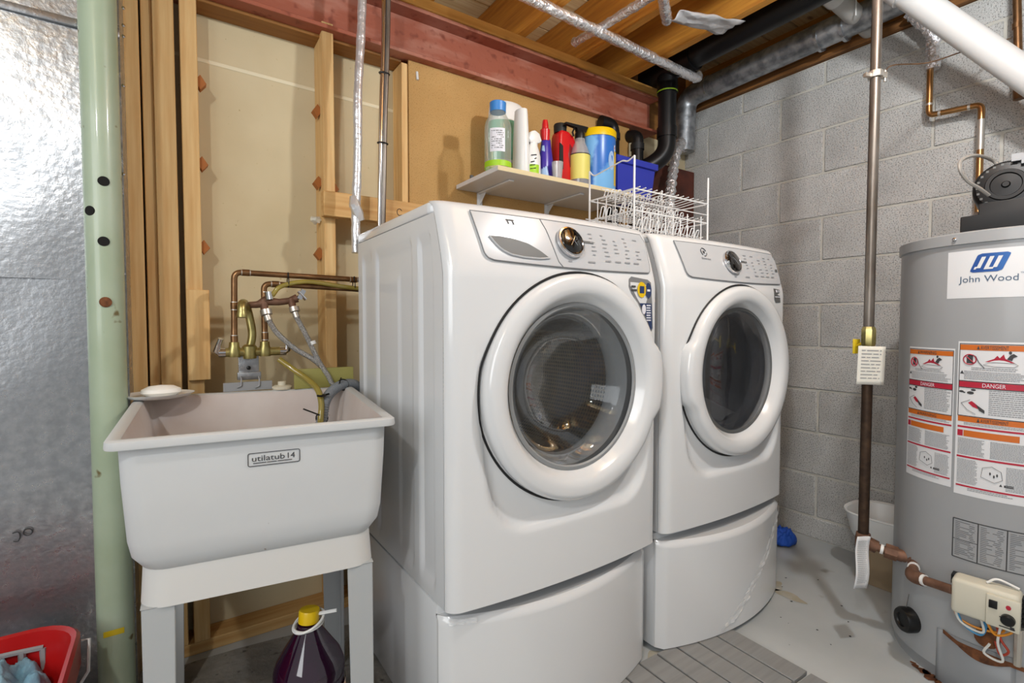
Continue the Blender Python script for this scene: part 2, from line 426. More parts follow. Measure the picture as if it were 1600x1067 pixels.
# back wall: drywall behind open studs
mb = MB().box(-1.6, 2.2, YW, YW+0.1, 0, 2.06)
wall_back = tag(mb.build('wall_back', m_drywall), kind='structure')
def seam_z(x): return 1.872-0.013*(x+0.405)/0.66
mb = MB(); mb.grid(lambda a, b_: (-0.5+0.8*a, YW-0.003+0.002*abs(b_*2-1), seam_z(-0.5+0.8*a)+0.012*(b_-0.5)), 8, 2)
mb.build('drywall_tape', m_tape, wall_back)
def stud(x0, x1, y0, y1, z0, z1, mat=m_pine, name='stud'):
    return MB().box(x0, x1, y0, y1, z0, z1).build(name, mat, wall_back, origin=((x0+x1)/2, (y0+y1)/2, z0), bevel=0.002, seg=1)
stud(-0.600, -0.557, YS, YW, 0.038, 2.4)
stud(-0.552, -0.525, YS+0.010, YW, 0.038, 2.4)
stud(-0.525, -0.472, YS, YW, 0.038, 2.4)
stud(-0.458, -0.414, YS-0.002, YW, 0.038, 2.01)
stud(-0.055, -0.017, YS-0.022, YW, 0.038, 2.055)
stud(0.236, 0.262, YS, YW, 0.5, 2.01)
stud(-0.458, -0.398, YS-0.024, YS-0.004, 0.86, 1.135, name='scab_board')
stud(-0.7, 2.0, YS, YW, 0.0, 0.038, m_pine_x, 'sole_plate')
stud(-0.42, 0.24, YS+0.008, YW, 2.012, 2.052, m_shaded_wood, 'top_plate')
blk = stud(-0.066, 0.315, YS-0.062, YS-0.024, 1.395, 1.478, m_pine_x, 'blocking')
mb = MB()      # torn paper and cleats along the stud sides
for x, q in ((-0.412, (316, 130)), (-0.412, (316, 256)), (-0.412, (316, 386)), (-0.058, (494, 173)), (-0.058, (494, 285)), (-0.058, (494, 396)), (-0.015, (523, 295))):
    s_ = 1 if x > -0.02 or x < -0.3 else -1; z = AY(q[0], q[1], YS+0.02).z
    mb.obox((x+s_*0.005, YS+0.028, z), (0.008*s_, 0, 0.010), (0, 0.014, 0.0), (-0.008*s_, 0, 0.012))
mb.each('wood_chip', M('reddish_wood', 'a4622a', 0.7), wall_back)
mb = MB(); mb.lathe([(0.0, -0.02), (0.009, -0.016), (0.013, -0.004), (0.010, 0.010), (0.004, 0.018), (0, 0.02)], (-0.072, YS+0.02, 1.392), 'x', 9, rmod=lambda a, r, h: r*0.35*math.sin(3*a+h*200))
mb.build('insulation_tuft', M('insulation', 'ddd8c8', 0.9), wall_back)
mb = MB().box(0.262, 1.45, YS-0.008, YS, 1.0, 2.03)
hb = mb.build('hardboard_panel', m_hard, wall_back)
mb = MB().box(1.5, 2.02, YS+0.02, YW, 0.9, 1.9); mb.build('brick_infill', M('dark_red_brick', '5e2f22', 0.9, col2='3c2019', scale=10), wall_back)
mb = MB()      # pencil loops on the blocking
for cx, cz, r in ((0.20, 1.437, 0.012), (0.265, 1.425, 0.014), (0.283, 1.448, 0.008)):
    mb.tube([(cx+r*math.cos(t)*0.8, YS-0.0625, cz+r*math.sin(t)) for t in [0.5+5*i/12 for i in range(13)]], 0.0012, 4)
mb.each('pencil_scribble', m_ink, wall_back)
mb = MB(); mb.tube([(0.295, YS-0.009, 1.985), (0.296, YS-0.012, 1.955)], 0.005, 8); mb.build('white_dab', m_white, wall_back)

MB().box(1.45, 2.03, YW+0.002, YW+0.03, 2.06, 2.478).build('closing_board', m_shaded_wood, wall_back)
# block wall
Z0, Y0, H = 0.918, -0.2718, 0.2032
mb = MB().box(XW+0.004, XW+0.2, -3.6, 0.1, 0, 2.243)
wall_right = tag(mb.build('wall_right', m_mortar), kind='structure')
_blk = {}
def block(y0, y1, z0, z1):
    g = 0.0048; dy = round(y1-y0-2*g, 4); dz = round(z1-z0-2*g, 4)
    if dy < 0.02 or dz < 0.02: return
    key = (dy, dz)
    if key not in _blk:
        o = MB().box(0, 0.05, -dy/2, dy/2, 0, dz).build('block', m_block, wall_right, origin=(0, 0, 0), bevel=0.0035, seg=1)
        _blk[key] = o
    else:
        o = _blk[key].copy(); COL.objects.link(o)
    o.location = Vector((XW+random.uniform(-0.0012, 0.0012), (y0+y1)/2, z0+g))-ORG[wall_right.name]
for n in range(-5, 7):
    z0 = max(0.0, Z0+H*n); z1 = min(2.243, Z0+H*(n+1))
    ys = [-0.02]
    off = 1 if n % 2 == 0 else 0
    k = off
    while Y0-H*k > -3.3: ys.append(Y0-H*k); k += 2
    ys.append(-3.35)
    for a, c in zip(ys[:-1], ys[1:]): block(c, a, z0, z1)
MB().box(XW-0.02, XW+0.14, -3.6, 0.1, 2.245, 2.285).build('sill_plate', M('sill_wood', '8a5a28', 0.8, col2='5a3a1c', scale=6, stretch=(20, 1, 20)), wall_right)
MB().box(XW+0.04, XW+0.1, -3.6, 0.1, 2.285, 2.55).build('rim_joist', m_joist, wall_right)

# ceiling: joists over the beam with boards above
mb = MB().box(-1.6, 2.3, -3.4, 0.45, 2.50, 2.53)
ceiling = tag(mb.build('ceiling', M('subfloor_brown', '9a7648', 0.8)), kind='structure')  # plain mid-brown sheet lying over the boards
y = 0.40
while y > -3.3:       # boards run across the joists
    MB().box(-1.5, 2.2, y-0.138, y, 2.478, 2.4995).build('board', m_plank, ceiling, origin=(random.uniform(-1, 1), y, 2.48), bevel=0.003, seg=1)
    y -= 0.142
for x in (-0.95, -0.53, -0.11, 0.31, 0.735, 1.078, 1.372):
    MB().box(x, x+0.039, -3.3, 0.40, 2.243, 2.477).build('joist', m_joist, ceiling, origin=(x, 0, 2.243), bevel=0.003, seg=1)
for x0, x1, yy in ((0.775, 1.077, 0.10), (1.118, 1.371, 0.0), (1.412, 1.98, -0.02), (0.35, 0.734, 0.34), (-0.07, 0.309, 0.34)):
    MB().box(x0, x1, yy, yy+0.038, 2.243, 2.42).build('blocking', m_joist, ceiling, bevel=0.002, seg=1)
MB().box(1.40, 1.46, -0.5, -0.462, 2.35, 2.42).build('blocking', m_plank, ceiling, bevel=0.002, seg=1)

# steel beam with its wooden nailer
beam = thing('steel_beam', 'red-brown painted steel I-beam carrying the ceiling joists', 'beam', (0.2, -0.19, 2.025))
mb = MB().box(-1.5, 1.63, -0.255, -0.125, 2.022, 2.036).box(-1.5, 1.63, -0.255, -0.125, 2.19, 2.204).box(-1.5, 1.63, -0.195, -0.185, 2.036, 2.19)
mb.build('girder', m_beam, beam, bevel=0.002, seg=1)
MB().box(-1.5, 1.64, -0.262, -0.12, 2.204, 2.243).build('nailer', wood('nailer_wood', 'cf9a4e', 'ad7630', 'x'), beam, bevel=0.002, seg=1)
# ------------------------------------------------------------------ washing machine and dryer
WM = 0.686
ZB, ZT = 0.385, 1.315
YF, YB = -1.050, -0.425
def sm(t): t = max(0.0, min(1.0, t)); return t*t*(3-2*t)
DCX, DCZ = 0.365, 0.872
def shell(x, z, off=0.0, rec=True):
    """front of a machine, x from 0 to its width"""
    t = (x-WM/2)/(WM/2)
    low = sm((1.0-z)/0.6)
    y = YF-(0.020+0.004*low)*(1-t*t)
    y += 0.055*max(0.0, (z-1.14)/0.175)**1.25
    s_ = min(x, WM-x); rc = 0.032
    if s_ < rc: y += 0.75*(rc-math.sqrt(max(0, rc*rc-(rc-s_)**2)))
    dz = ZT-z; rt = 0.022
    if dz < rt: y += rt-math.sqrt(max(0, rt*rt-(rt-dz)**2))
    if rec:
        # dished field around the door, open at the top, with a rounded lower edge
        hw = 0.292-0.05*sm((DCZ-z)/0.4); dx = abs(x-DCX)-hw+0.09; dzz = 0.545-z+0.09
        d = math.hypot(max(dx, 0), max(dzz, 0))-0.09 if (dx > 0 and dzz > 0) else max(dx, dzz)-0.09
        y += 0.018*sm(-d/0.022+0.5)*sm((1.02-z)/0.16)
    return Vector((x, y-off, z))
def machine(x0, kind):
    if kind == 'washer':
        t = thing('washing_machine', 'white front-loading washing machine with a clear round door beside the laundry tub', 'washing machine', (x0+WM/2, -0.72, ZB))
    else:
        t = thing('clothes_dryer', 'white front-loading dryer with a dark tinted round door, against the block wall', 'dryer', (x0+WM/2, -0.72, ZB))
    X0 = Vector((x0, 0, 0))
    S = lambda x, z, off=0.0: shell(x, z, off)+X0
    mb = MB()
    def xs(a): # denser sampling near the edges
        return WM*(0.5-0.5*math.cos(PI*a))
    mb.grid(lambda a, c: S(xs(a), ZB+(ZT-ZB)*c if c < 0.9 else ZB+(ZT-ZB)*(0.9+0.1*math.sin((c-0.9)/0.1*PI/2))), 72, 110,
            keep=lambda a, c: math.hypot(xs(a)-DCX, ZB+(ZT-ZB)*c-DCZ) > 0.232)
    mb.build('front_panel', m_enamel, t, angle=60)
    # sides
    yfs = shell(0, 0.8).y
    def side(y, z, xx, sgn):
        d = 0.0
        for (ya, yb) in ((-0.551, -0.466), (-0.853, -0.590), (-0.978, -0.896)):
            dd = min(y-ya, yb-y, 1.232-z, z-0.425); d = max(d, sm(dd/0.012+0.2))
        if z < 1.19:
            dd = min(y+0.764, -0.60-y, 1.16-z, z-0.425); d -= 0.6*max(0, sm(dd/0.012))*(1 if -0.764 < y < -0.60 else 0)
        yz = shell(0, z).y-shell(0, 0.8).y; k_ = max(0, (y-YB)/(shell(0, 0.8).y-YB)); return Vector((xx+sgn*0.007*d, y+yz*k_**6+0.001*k_, z))
    ys0, ys1 = YB, shell(0, 0.8).y
    mb = MB().grid(lambda a, c: side(ys0+(ys1-ys0)*a, ZB+(ZT-0.03-ZB)*c, x0, 1), 90, 60)
    mb.grid(lambda a, c: side(ys0+(ys1-ys0)*a, ZB+(ZT-0.03-ZB)*c, x0+WM, -1), 40, 30)
    mb.add([(x0, YB, ZB), (x0+WM, YB, ZB), (x0+WM, YB, ZT), (x0, YB, ZT)], [(0, 1, 2, 3)])
    mb.add([(x0, YB, ZB), (x0+WM, YB, ZB), (x0+WM, ys1, ZB), (x0, ys1, ZB)], [(0, 1, 2, 3)])
    mb.build('cabinet', m_enamel_side, t, fix=False, angle=25)
    # lid
    mb = MB()
    n = 24
    front = [S(WM*i/n, ZT, 0) for i in range(n+1)]
    front[0].x += 0.0; 
    top = [p+Vector((0, 0, 0)) for p in front]
    outline = [Vector((x0, YB, ZT))]+[Vector((p.x, p.y+0.0, ZT)) for p in front]+[Vector((x0+WM, YB, ZT))]
    mb.prism([Vector((p.x, p.y, ZT-0.029)) for p in outline], (0, 0, 0.029))
    mb.build('lid', m_enamel, t, bevel=0.006, seg=2)
    # control panel: a plate that follows the front
    zb, zt = 1.178, 1.292
    def pan(a, c, off):
        z = zb+(zt-zb)*c
        xl = 0.094-0.020*c; xr = 0.648+0.012*c-0.016*sm((c-0.75)/0.25)
        rb = 0.02
        e = (z-zb)
        if e < rb: q = rb-math.sqrt(max(0, rb*rb-(rb-e)**2)); xl += q; xr -= q*0.4
        x = xl+(xr-xl)*a
        zz = z-0.006*(1-(2*a-1)**2)*(1-c)
        return S(x, zz, off)
    mb = MB().grid(lambda a, c: pan(a, c, 0.005), 40, 24)
    ring = [pan(i/40, 0, 0.005) for i in range(41)]+[pan(1, i/24, 0.005) for i in range(1, 25)]+[pan(1-i/40, 1, 0.005) for i in range(1, 41)]+[pan(0, 1-i/24, 0.005) for i in range(1, 24)]
    k = len(ring)
    mb.add(ring+[p+Vector((0, 0.012, 0)) for p in ring], [(i, (i+1) % k, k+(i+1) % k, k+i) for i in range(k)])
    cp = mb.build('control_panel', m_panel, t, angle=50)
    mb = MB().tube([p+Vector((0, 0.001, 0)) for p in ring], 0.0016, 6, closed=True)
    mb.build('panel_trim', m_seam, cp)
    P = lambda a, c, off=0.0058: pan(a, c, off)
    # dial
    da, dc = (0.455, 0.54) if kind == 'washer' else (0.435, 0.54)
    c0 = P(da, dc); e1 = (P(da+0.02, dc)-c0).normalized(); e2 = (P(da, dc+0.1)-c0).normalized(); nn = e2.cross(e1)
    if nn.y > 0: nn = -nn
    fr = (e1, e2, nn)
    mb = MB().lathe([(0.041, 0), (0.042, 0.006), (0.040, 0.011), (0.036, 0.012), (0.034, 0.008)], c0, fr, 40, close=False)
    dial = mb.build('dial', m_chrome, t)
    MB().lathe([(0.0355, 0.007), (0.032, 0.013), (0.024, 0.016), (0.0, 0.018)], c0, fr, 40).build('dial_cap', m_blackgloss, dial)
    mb = MB()
    for ang in ((0.9, 2.2) if kind == 'washer' else (0.9,)):
        mb.tube([c0+e1*(math.cos(ang)*q)*0.9+e2*(math.sin(-ang)*q)*0.9+nn*(0.018-0.006*(q/0.033)**2) for q in (-0.03, -0.015, 0, 0.015, 0.03)], 0.0010, 6)
    mb.each('dial_line', m_chrome, dial)
    # printing beside the dial
    mb = MB(); fn = lambda a, c: P(a, c, 0.0066)
    random.seed(3 if kind == 'washer' else 5)
    for r in range(6):
        c = 0.80-0.095*r
        for q in range(5):
            if random.random() < 0.16: continue
            a = 0.585+0.078*q+random.uniform(-0.005, 0.005)
            rect(mb, a, a+random.uniform(0.015, 0.036), c, c+0.020, fn)
    for q in range(4): rect(mb, 0.66+0.07*q, 0.70+0.07*q, 0.20, 0.235, fn)
    rect(mb, 0.545, 0.59, 0.145, 0.18, fn); rect(mb, 0.425, 0.445, 0.13, 0.16, fn)
    tag(mb.build('panel_print', m_grey_ink, cp), kind='stuff')
    mb = MB(); rect(mb, 0.545, 0.605, 0.585, 0.635, fn)
    if kind == 'dryer': rect(mb, 0.955, 0.985, 0.40, 0.49, fn)
    mb.each('panel_display', m_dgrey, cp)
    if kind == 'washer':
        mb = MB().tube([P(0.335+0.035*(1-c), c, 0.0055) for c in [i/10 for i in range(11)]], 0.0011, 6)
        mb.build('drawer_seam', m_seam, cp)
        # detergent drawer grip: a dark scoop under a curved lip
        def grip(a, c):
            def ip(K):
                for (t0, v0), (t1, v1) in zip(K[:-1], K[1:]):
                    if a <= t1+1e-6: return v0+(v1-v0)*(a-t0)/(t1-t0)
            top = ip(((0, .50), (.2, .515), (.4, .50), (.65, .43), (.85, .30), (1, .165))); bot = ip(((0, .50), (.06, .36), (.14, .24), (.28, .155), (.5, .125), (.8, .13), (1, .165)))
            return P(0.045+0.275*a, bot+(top-bot)*c, 0.0062)
        MB().grid(grip, 24, 6).build('drawer_grip', m_dgrey, cp)
        MB().tube([grip(i/24, 0)-Vector((0, 0.001, 0)) for i in range(25)], 0.0022, 6).build('grip_lip', m_panel, cp)
        mb = MB()
        rect(mb, 0.15, 0.19, 0.88, 0.90, fn); rect(mb, 0.155, 0.16, 0.80, 0.88, fn); rect(mb, 0.18, 0.185, 0.80, 0.88, fn)
        tag(mb.build('emblem', m_ink, cp), kind='stuff')
    else:
        mb = MB(); cc, rr = (0.205, 0.76), 0.022
        for k in range(3):
            a0 = 0.3+2.09*k; pts = [fn(cc[0]+rr*math.cos(a0+1.6*i/8), cc[1]+rr*5*math.sin(a0+1.6*i/8)) for i in range(9)]
            mb.tube(pts, 0.0012, 5)
        mb.poly([fn(cc[0]+0.010*math.cos(i*PI/2+0.6), cc[1]+0.05*math.sin(i*PI/2+0.6)) for i in range(4)])
        text(mb, 'Electrolux', 0.17, 0.55, 0.075, 0.055, fn)
        tag(mb.build('emblem', m_ink, cp), kind='stuff')
    # door
    yd = shell(DCX, DCZ, 0).y+0.004
    o = Vector((x0+DCX, yd, DCZ))
    hs = 0 if kind == 'washer' else PI
    def bump(a, r, h):
        if r < 0.262: return 0.0
        dd = abs((a-hs+PI) % (2*PI)-PI)
        return 0.017*(1-sm((dd-0.28)/0.10))
    mb = MB().lathe([(0.262, -0.03), (0.281, -0.026), (0.284, 0.0), (0.287, 0.016), (0.286, 0.031), (0.280, 0.040), (0.270, 0.043), (0.254, 0.0435), (0.240, 0.041), (0.230, 0.032), (0.222, 0.019), (0.215, 0.010), (0.210, 0.002)],
                    o, '-y', 96, rmod=bump, close=False)
    door = mb.build('door', m_enamel, t, angle=60)
    mb = MB().tube([S(DCX+0.290*math.cos(q), DCZ+0.290*math.sin(q), 0.0012) for q in [2*PI*i/96 for i in range(96)]], 0.0032, 6, closed=True)
    mb.build('door_gap', m_blackmat, door)
    mb = MB().lathe([(0.2145, 0.012), (0.206, 0.014), (0.202, 0.010)], o, '-y', 72, close=False); mb.build('door_glass_rim', m_gasket if kind == 'washer' else m_dgrey, door)
    if kind == 'washer':
        MB().lathe([(0.2100, 0.010), (0.192, 0.004), (0.168, -0.03), (0.145, -0.075), (0.11, -0.105), (0.05, -0.115), (0.0, -0.116)], o, '-y', 64).build('door_glass', m_glass, door)
        MB().lathe([(0.232, -0.02), (0.205, -0.012), (0.190, -0.035), (0.184, -0.06), (0.195, -0.085), (0.21, -0.09)], o, '-y', 64, close=False).build('gasket', m_gasket, t)
        # drum with perforated skin and three lifters
        R, d0, d1 = 0.245, -0.095, -0.46
        me = MB(); nn_, mm = 64, 12
        me.lathe([(0.205, d0+0.01), (0.225, d0-0.005), (R, d0-0.03)], o, '-y', nn_, close=False)
        drum = me.build('drum', m_steel, t)
        vs, fs, uvs = [], [], []
        for i in range(mm+1):
            for j in range(nn_+1):
                a = 2*PI*j/nn_; vs.append(o+Vector((R*math.cos(a), -(d0-0.03+(d1-d0+0.03)*i/mm), R*math.sin(a)))-ORG[drum.name]); uvs.append((j/nn_*118, i/mm*28))
        for i in range(mm):
            for j in range(nn_): q = i*(nn_+1)+j; fs.append((q, q+1, q+nn_+2, q+nn_+1))
        mesh = bpy.data.meshes.new('drum_skin'); mesh.from_pydata(vs, [], fs); ul = mesh.uv_layers.new(name='uv')
        for lp in mesh.loops: ul.data[lp.index].uv = uvs[lp.vertex_index]
        for p in mesh.polygons: p.use_smooth = True
        mesh.materials.append(m_perf); ob = bpy.data.objects.new('drum_skin', mesh); COL.objects.link(ob); ob.parent = drum
        MB().lathe([(R, d1), (0.2, d1-0.015), (0.12, d1+0.02), (0.05, d1+0.03), (0, d1+0.03)], o, '-y', 48).build('drum_back', m_steel, drum)
        for k in range(3):
            a = 2.85+2*PI*k/3; u_ = Vector((math.cos(a), 0, math.sin(a))); v_ = Vector((-math.sin(a), 0, math.cos(a)))
            mb = MB().grid(lambda s, c: o+u_*(R-0.055*math.sin(PI*s)**0.7)+v_*(0.065*(s-0.5)*2*0.6)+Vector((0, 0.125+0.31*c, 0)), 10, 8)
            mb.build('lifter', m_steel, drum)
    else:
        MB().lathe([(0.2100, 0.010), (0.195, 0.017), (0.12, 0.026), (0.0, 0.03)], o, '-y', 64).build('door_glass', m_dglass, door)
        MB().lathe([(0.232, -0.01), (0.19, -0.02), (0.185, -0.05), (0.26, -0.06), (0.26, -0.42), (0.0, -0.43)], o, '-y', 48, close=False).build('drum', M('dryer_drum', 'b4b6ba', 0.5), t)
        mb = MB().grid(lambda s, c: o+Vector((0.155-0.14*s, 0.06+0.16*c, -0.19+0.05*c+0.10*s*(1-s))), 6, 6)
        mb.build('lint_filter_chute', m_white, t)
    return t, S
washer, SW = machine(0.0, 'washer')
XD = 0.738
dryer, SD = machine(XD, 'dryer')
random.seed(11)
dryer.location.y += 0.014
# washer sticker: grey top with round seals, blue tail
def stick(S, pts, off): return [S(0.66-(0.66-x)*1.18-0.004, z, off) for x, z in pts]
mb = MB(); mb.poly(stick(SW, [(0.578, 1.163), (0.640, 1.158), (0.652, 1.150), (0.656, 1.09), (0.660, 1.02), (0.655, 1.010), (0.648, 1.012), (0.625, 1.055), (0.600, 1.092), (0.577, 1.115), (0.566, 1.135), (0.568, 1.155)], 0.0015))
st = mb.build('feature_sticker', m_seam, washer)
mb = MB(); mb.poly(stick(SW, [(0.606, 1.090), (0.653, 1.090), (0.656, 1.02), (0.652, 1.014), (0.649, 1.018), (0.628, 1.058)], 0.0021)); mb.build('sticker_blue', m_navy, st)
mb = MB(); mb.poly(stick(SW, [(0.614+0.017*math.cos(a), 1.128+0.022*math.sin(a)) for a in [2*PI*i/24 for i in range(24)]], 0.0022)); mb.build('yellow_seal', m_yellowcap, st)
mb = MB(); mb.poly(stick(SW, [(0.614+0.012*math.cos(a), 1.128+0.014*math.sin(a)) for a in [PI/4+2*PI*i/4 for i in range(4)]], 0.0027)); mb.poly(stick(SW, [(0.640+0.012*math.cos(a), 1.127+0.022*math.sin(a)) for a in [2*PI*i/24 for i in range(24)]], 0.0022)); mb.build('blue_seal', m_navy, st)
mb = MB(); mb.poly(stick(SW, [(0.622+0.008*math.cos(a), 1.073+0.014*math.sin(a)) for a in [2*PI*i/16 for i in range(16)]], 0.0027)); greek(mb, 0.632, 0.650, 1.035, 1.086, 0.007, lambda a, c: SW(0.66-(0.66-a)*1.18-0.004, c, 0.0028)); rect(mb, 0.634, 0.646, 1.124, 1.130, lambda a, c: SW(0.66-(0.66-a)*1.18-0.004, c, 0.0028)); tag(mb.build('sticker_print', m_labw, st), kind='stuff')
mb = MB(); greek(mb, 0.574, 0.598, 1.117, 1.138, 0.010, lambda a, c: SW(0.66-(0.66-a)*1.18-0.004, c, 0.0022)); tag(mb.build('sticker_words', m_ink, st), kind='stuff')
# dryer sticker
def stick(S, pts, off): return [S(x-0.016, z, off) for x, z in pts]
mb = MB(); mb.poly(stick(SD, [(0.600, 1.160), (0.648, 1.157), (0.652, 1.110), (0.612, 1.108), (0.602, 1.122)], 0.0015)); st = mb.build('feature_sticker', m_dgrey, dryer)
mb = MB(); fn = lambda a, c: SD(a-0.016, c, 0.0021); rect(mb, 0.614, 0.626, 1.146, 1.155, fn); rect(mb, 0.634, 0.640, 1.146, 1.155, fn); rect(mb, 0.604, 0.650, 1.128, 1.131, fn); tag(mb.build('sticker_print', m_labw, st), kind='stuff')

# pedestals
def pedestal(x0, label, yf):
    t = thing('drawer_pedestal', label, 'pedestal', (x0+WM/2, -0.72, 0.0))
    MB().box(x0, x0+WM, YB, yf, 0.015, 0.378).build('base_cabinet', m_enamel_side, t, bevel=0.004)
    def fr(a, c, back=0.0):
        x = x0+WM*a; tt = 2*a-1; z = 0.018+0.340*c
        s_ = min(a, 1-a)*WM; rc = 0.018
        y = yf-0.026-0.066*(1-tt*tt); z -= 0.010*(1-tt*tt)*c
        if s_ < rc: y += rc-math.sqrt(max(0, rc*rc-(rc-s_)**2))
        e = (1-c)*0.34
        if e < 0.012: y += 0.012-math.sqrt(max(0, 0.012**2-(0.012-e)**2))
        return Vector((x, y, z))
    mb = MB().grid(lambda a, c: fr(a, c), 48, 30)
    n = 48
    for (c, z) in ((1, 0.358), (0, 0.018)):
        fp = [fr(i/n, c) for i in range(n+1)]; bp = [Vector((p.x, yf, p.z)) for p in fp]
        mb.add(fp+bp, [(i, i+1, n+2+i, n+1+i) for i in range(n)])
    for a in (0, 1):
        fp = [fr(a, i/30) for i in range(31)]; bp = [Vector((p.x, yf, p.z)) for p in fp]
        mb.add(fp+bp, [(i, i+1, 32+i, 31+i) for i in range(30)])
    d = mb.build('drawer', m_enamel, t, angle=60)
    mb = MB()
    for a, c in ((0.06, -0.47), (0.94, -0.47), (0.07, -0.90), (0.93, -0.90)): mb.lathe([(0.02, 0), (0.02, 0.008), (0.012, 0.016)], (x0+WM*a, c, 0.0), 'z', 12)
    mb.each('foot', m_blackmat, t)
    return t, fr
pw, fw_ = pedestal(0.0, 'white drawer pedestal under the washing machine, next to the tub', -0.985)
pd, fd_ = pedestal(XD, 'white drawer pedestal under the dryer, with crumpled plastic film on its front', -0.998)
def filmp(u, v):
    a = 0.93-0.55*u+0.05*(v-0.5); c = 0.93-0.86*u**0.9
    p = fd_(min(0.97, a+0.06*(v-0.5)), c+0.05*(v-0.5)); q = mnoise.noise(p*60)*0.006
    return Vector((p.x, p.y-0.004-abs(q), p.z))
MB().grid(filmp, 60, 6).build('protective_film', m_film, pd)
mb = MB().grid(lambda u, v: (lambda p: Vector((p.x, p.y-0.003-abs(mnoise.noise(p*90))*0.009, p.z)))(fw_(0.02+0.09*u, 0.995-0.03*v)), 10, 5); mb.build('film_scrap', m_film, pw)
# ------------------------------------------------------------------ laundry tub
ZR = 0.83
QFL, QFR, QBR, QBL = Vector((-0.598, -0.952)), Vector((-0.104, -1.013)), Vector((-0.022, -0.425)), Vector((-0.582, -0.315))
TW, TD = 0.50, 0.64
def quad(x, y, z):
    u, v = x/TW, y/TD
    p = QFL*(1-u)*(1-v)+QFR*u*(1-v)+QBR*u*v+QBL*(1-u)*v
    return Vector((p.x, p.y, z))
def rring(ins, z, r, insF=None):
    """rounded rectangle ring inset from the rim; the front may be inset differently"""
    x0, x1, y0, y1 = ins, TW-ins, (insF if insF is not None else ins), TD-ins
    out = []
    for cx, cy, a0 in ((x1-r, y0+r, -PI/2), (x1-r, y1-r, 0), (x0+r, y1-r, PI/2), (x0+r, y0+r, PI)):
        for k in range(7):
            a = a0+PI/2*k/6; out.append(quad(cx+r*math.cos(a), cy+r*math.sin(a), z))
    return out
def loft(rings, capA=False, capB=False):
    mb = MB(); n = len(rings[0])
    for rg in rings: mb.v += rg
    for i in range(len(rings)-1):
        for j in range(n): mb.f.append((i*n+j, i*n+(j+1) % n, (i+1)*n+(j+1) % n, (i+1)*n+j))
    if capA: mb.f.append(tuple(reversed(range(n))))
    if capB: mb.f.append(tuple((len(rings)-1)*n+j for j in range(n)))
    return mb
tub = thing('laundry_tub', 'grey-white plastic laundry tub on four legs, left of the washing machine', 'laundry sink', quad(TW/2, TD/2, 0))
loft([rring(0.024, 0.818, 0.02), rring(0.001, 0.817, 0.02), rring(0.0, 0.820, 0.02), rring(0.001, 0.831, 0.018), rring(0.006, 0.834, 0.016), rring(0.018, 0.834, 0.014), rring(0.023, 0.830, 0.012)]).build('rim', m_tub, tub, angle=50)
loft([rring(0.023, 0.831, 0.012), rring(0.030, 0.80, 0.014), rring(0.050, 0.64, 0.018), rring(0.062, 0.60, 0.035), rring(0.10, 0.588, 0.05), rring(0.2, 0.584, 0.02)], capB=True).build('basin_inside', m_tub_in, tub, angle=50)
loft([rring(0.017, 0.819, 0.03), rring(0.019, 0.75, 0.032), rring(0.025, 0.64, 0.036), rring(0.030, 0.608, 0.040), rring(0.044, 0.582, 0.045), rring(0.075, 0.570, 0.05), rring(0.16, 0.566, 0.05)], capB=True).build('basin', m_tub, tub, angle=50)
# leg frame: skirt and four tapered legs
sk = loft([rring(0.045, 0.588, 0.05), rring(0.041, 0.512, 0.045), rring(0.050, 0.512, 0.04), rring(0.054, 0.588, 0.045)]).build('skirt', M('tub_skirt', 'c9c8c5', 0.5), tub)
for (cx, cy, sx_, sy_) in ((0.044, 0.046, 1, 1), (TW-0.045, 0.046, -1, 1), (0.042, TD-0.06, 1, -1), (TW-0.042, TD-0.06, -1, -1)):
    mb = MB()
    def L(dx, dy, z): return quad(cx+sx_*dx, cy+sy_*dy, z)
    prof = [(0, 0), (0.052, 0), (0.052, 0.008), (0.008, 0.008), (0.008, 0.05), (0, 0.05)]
    rings = [[L(dx*k, dy*k, z) for dx, dy in prof] for z, k in ((0.5135, 1.0), (0.0, 0.86))]
    mb.v += rings[0]+rings[1]
    n = 6
    mb.f += [(i, (i+1) % n, n+(i+1) % n, n+i) for i in range(n)]+[tuple(range(n)), tuple(range(2*n-1, n-1, -1))]
    mb.build('leg', m_leg, tub, bevel=0.0015, seg=1)
# badge on the front
u0, u1 = 0.218, 0.310
def tf(a, c, off=0.0012):
    x = u0+(u1-u0)*a; z = 0.760+0.026*c
    ins = 0.017+(0.819-z)/0.069*0.002
    p = quad(x, ins, z); d = (QFR-QFL).normalized()
    return p+Vector((d.y, -d.x, 0))*off
mb = MB()
loop = []
for cx, cy, a0 in ((0.96, 0.14, -PI/2), (0.96, 0.86, 0), (0.04, 0.86, PI/2), (0.04, 0.14, PI)):
    for k in range(5): a = a0+PI/2*k/4; loop.append(tf(cx+0.035*math.cos(a), cy+0.12*math.sin(a)))
mb.tube(loop, 0.0007, 5, closed=True)
text(mb, 'utilatub', 0.08, 0.36, 0.62, 0.42, tf); text(mb, '14', 0.76, 0.36, 0.14, 0.42, tf)
greek(mb, 0.1, 0.92, 0.12, 0.26, 0.12, lambda a, c: tf(a, c, 0.0014), gap=0.12)
tag(mb.build('badge', m_ink, tub), kind='stuff')

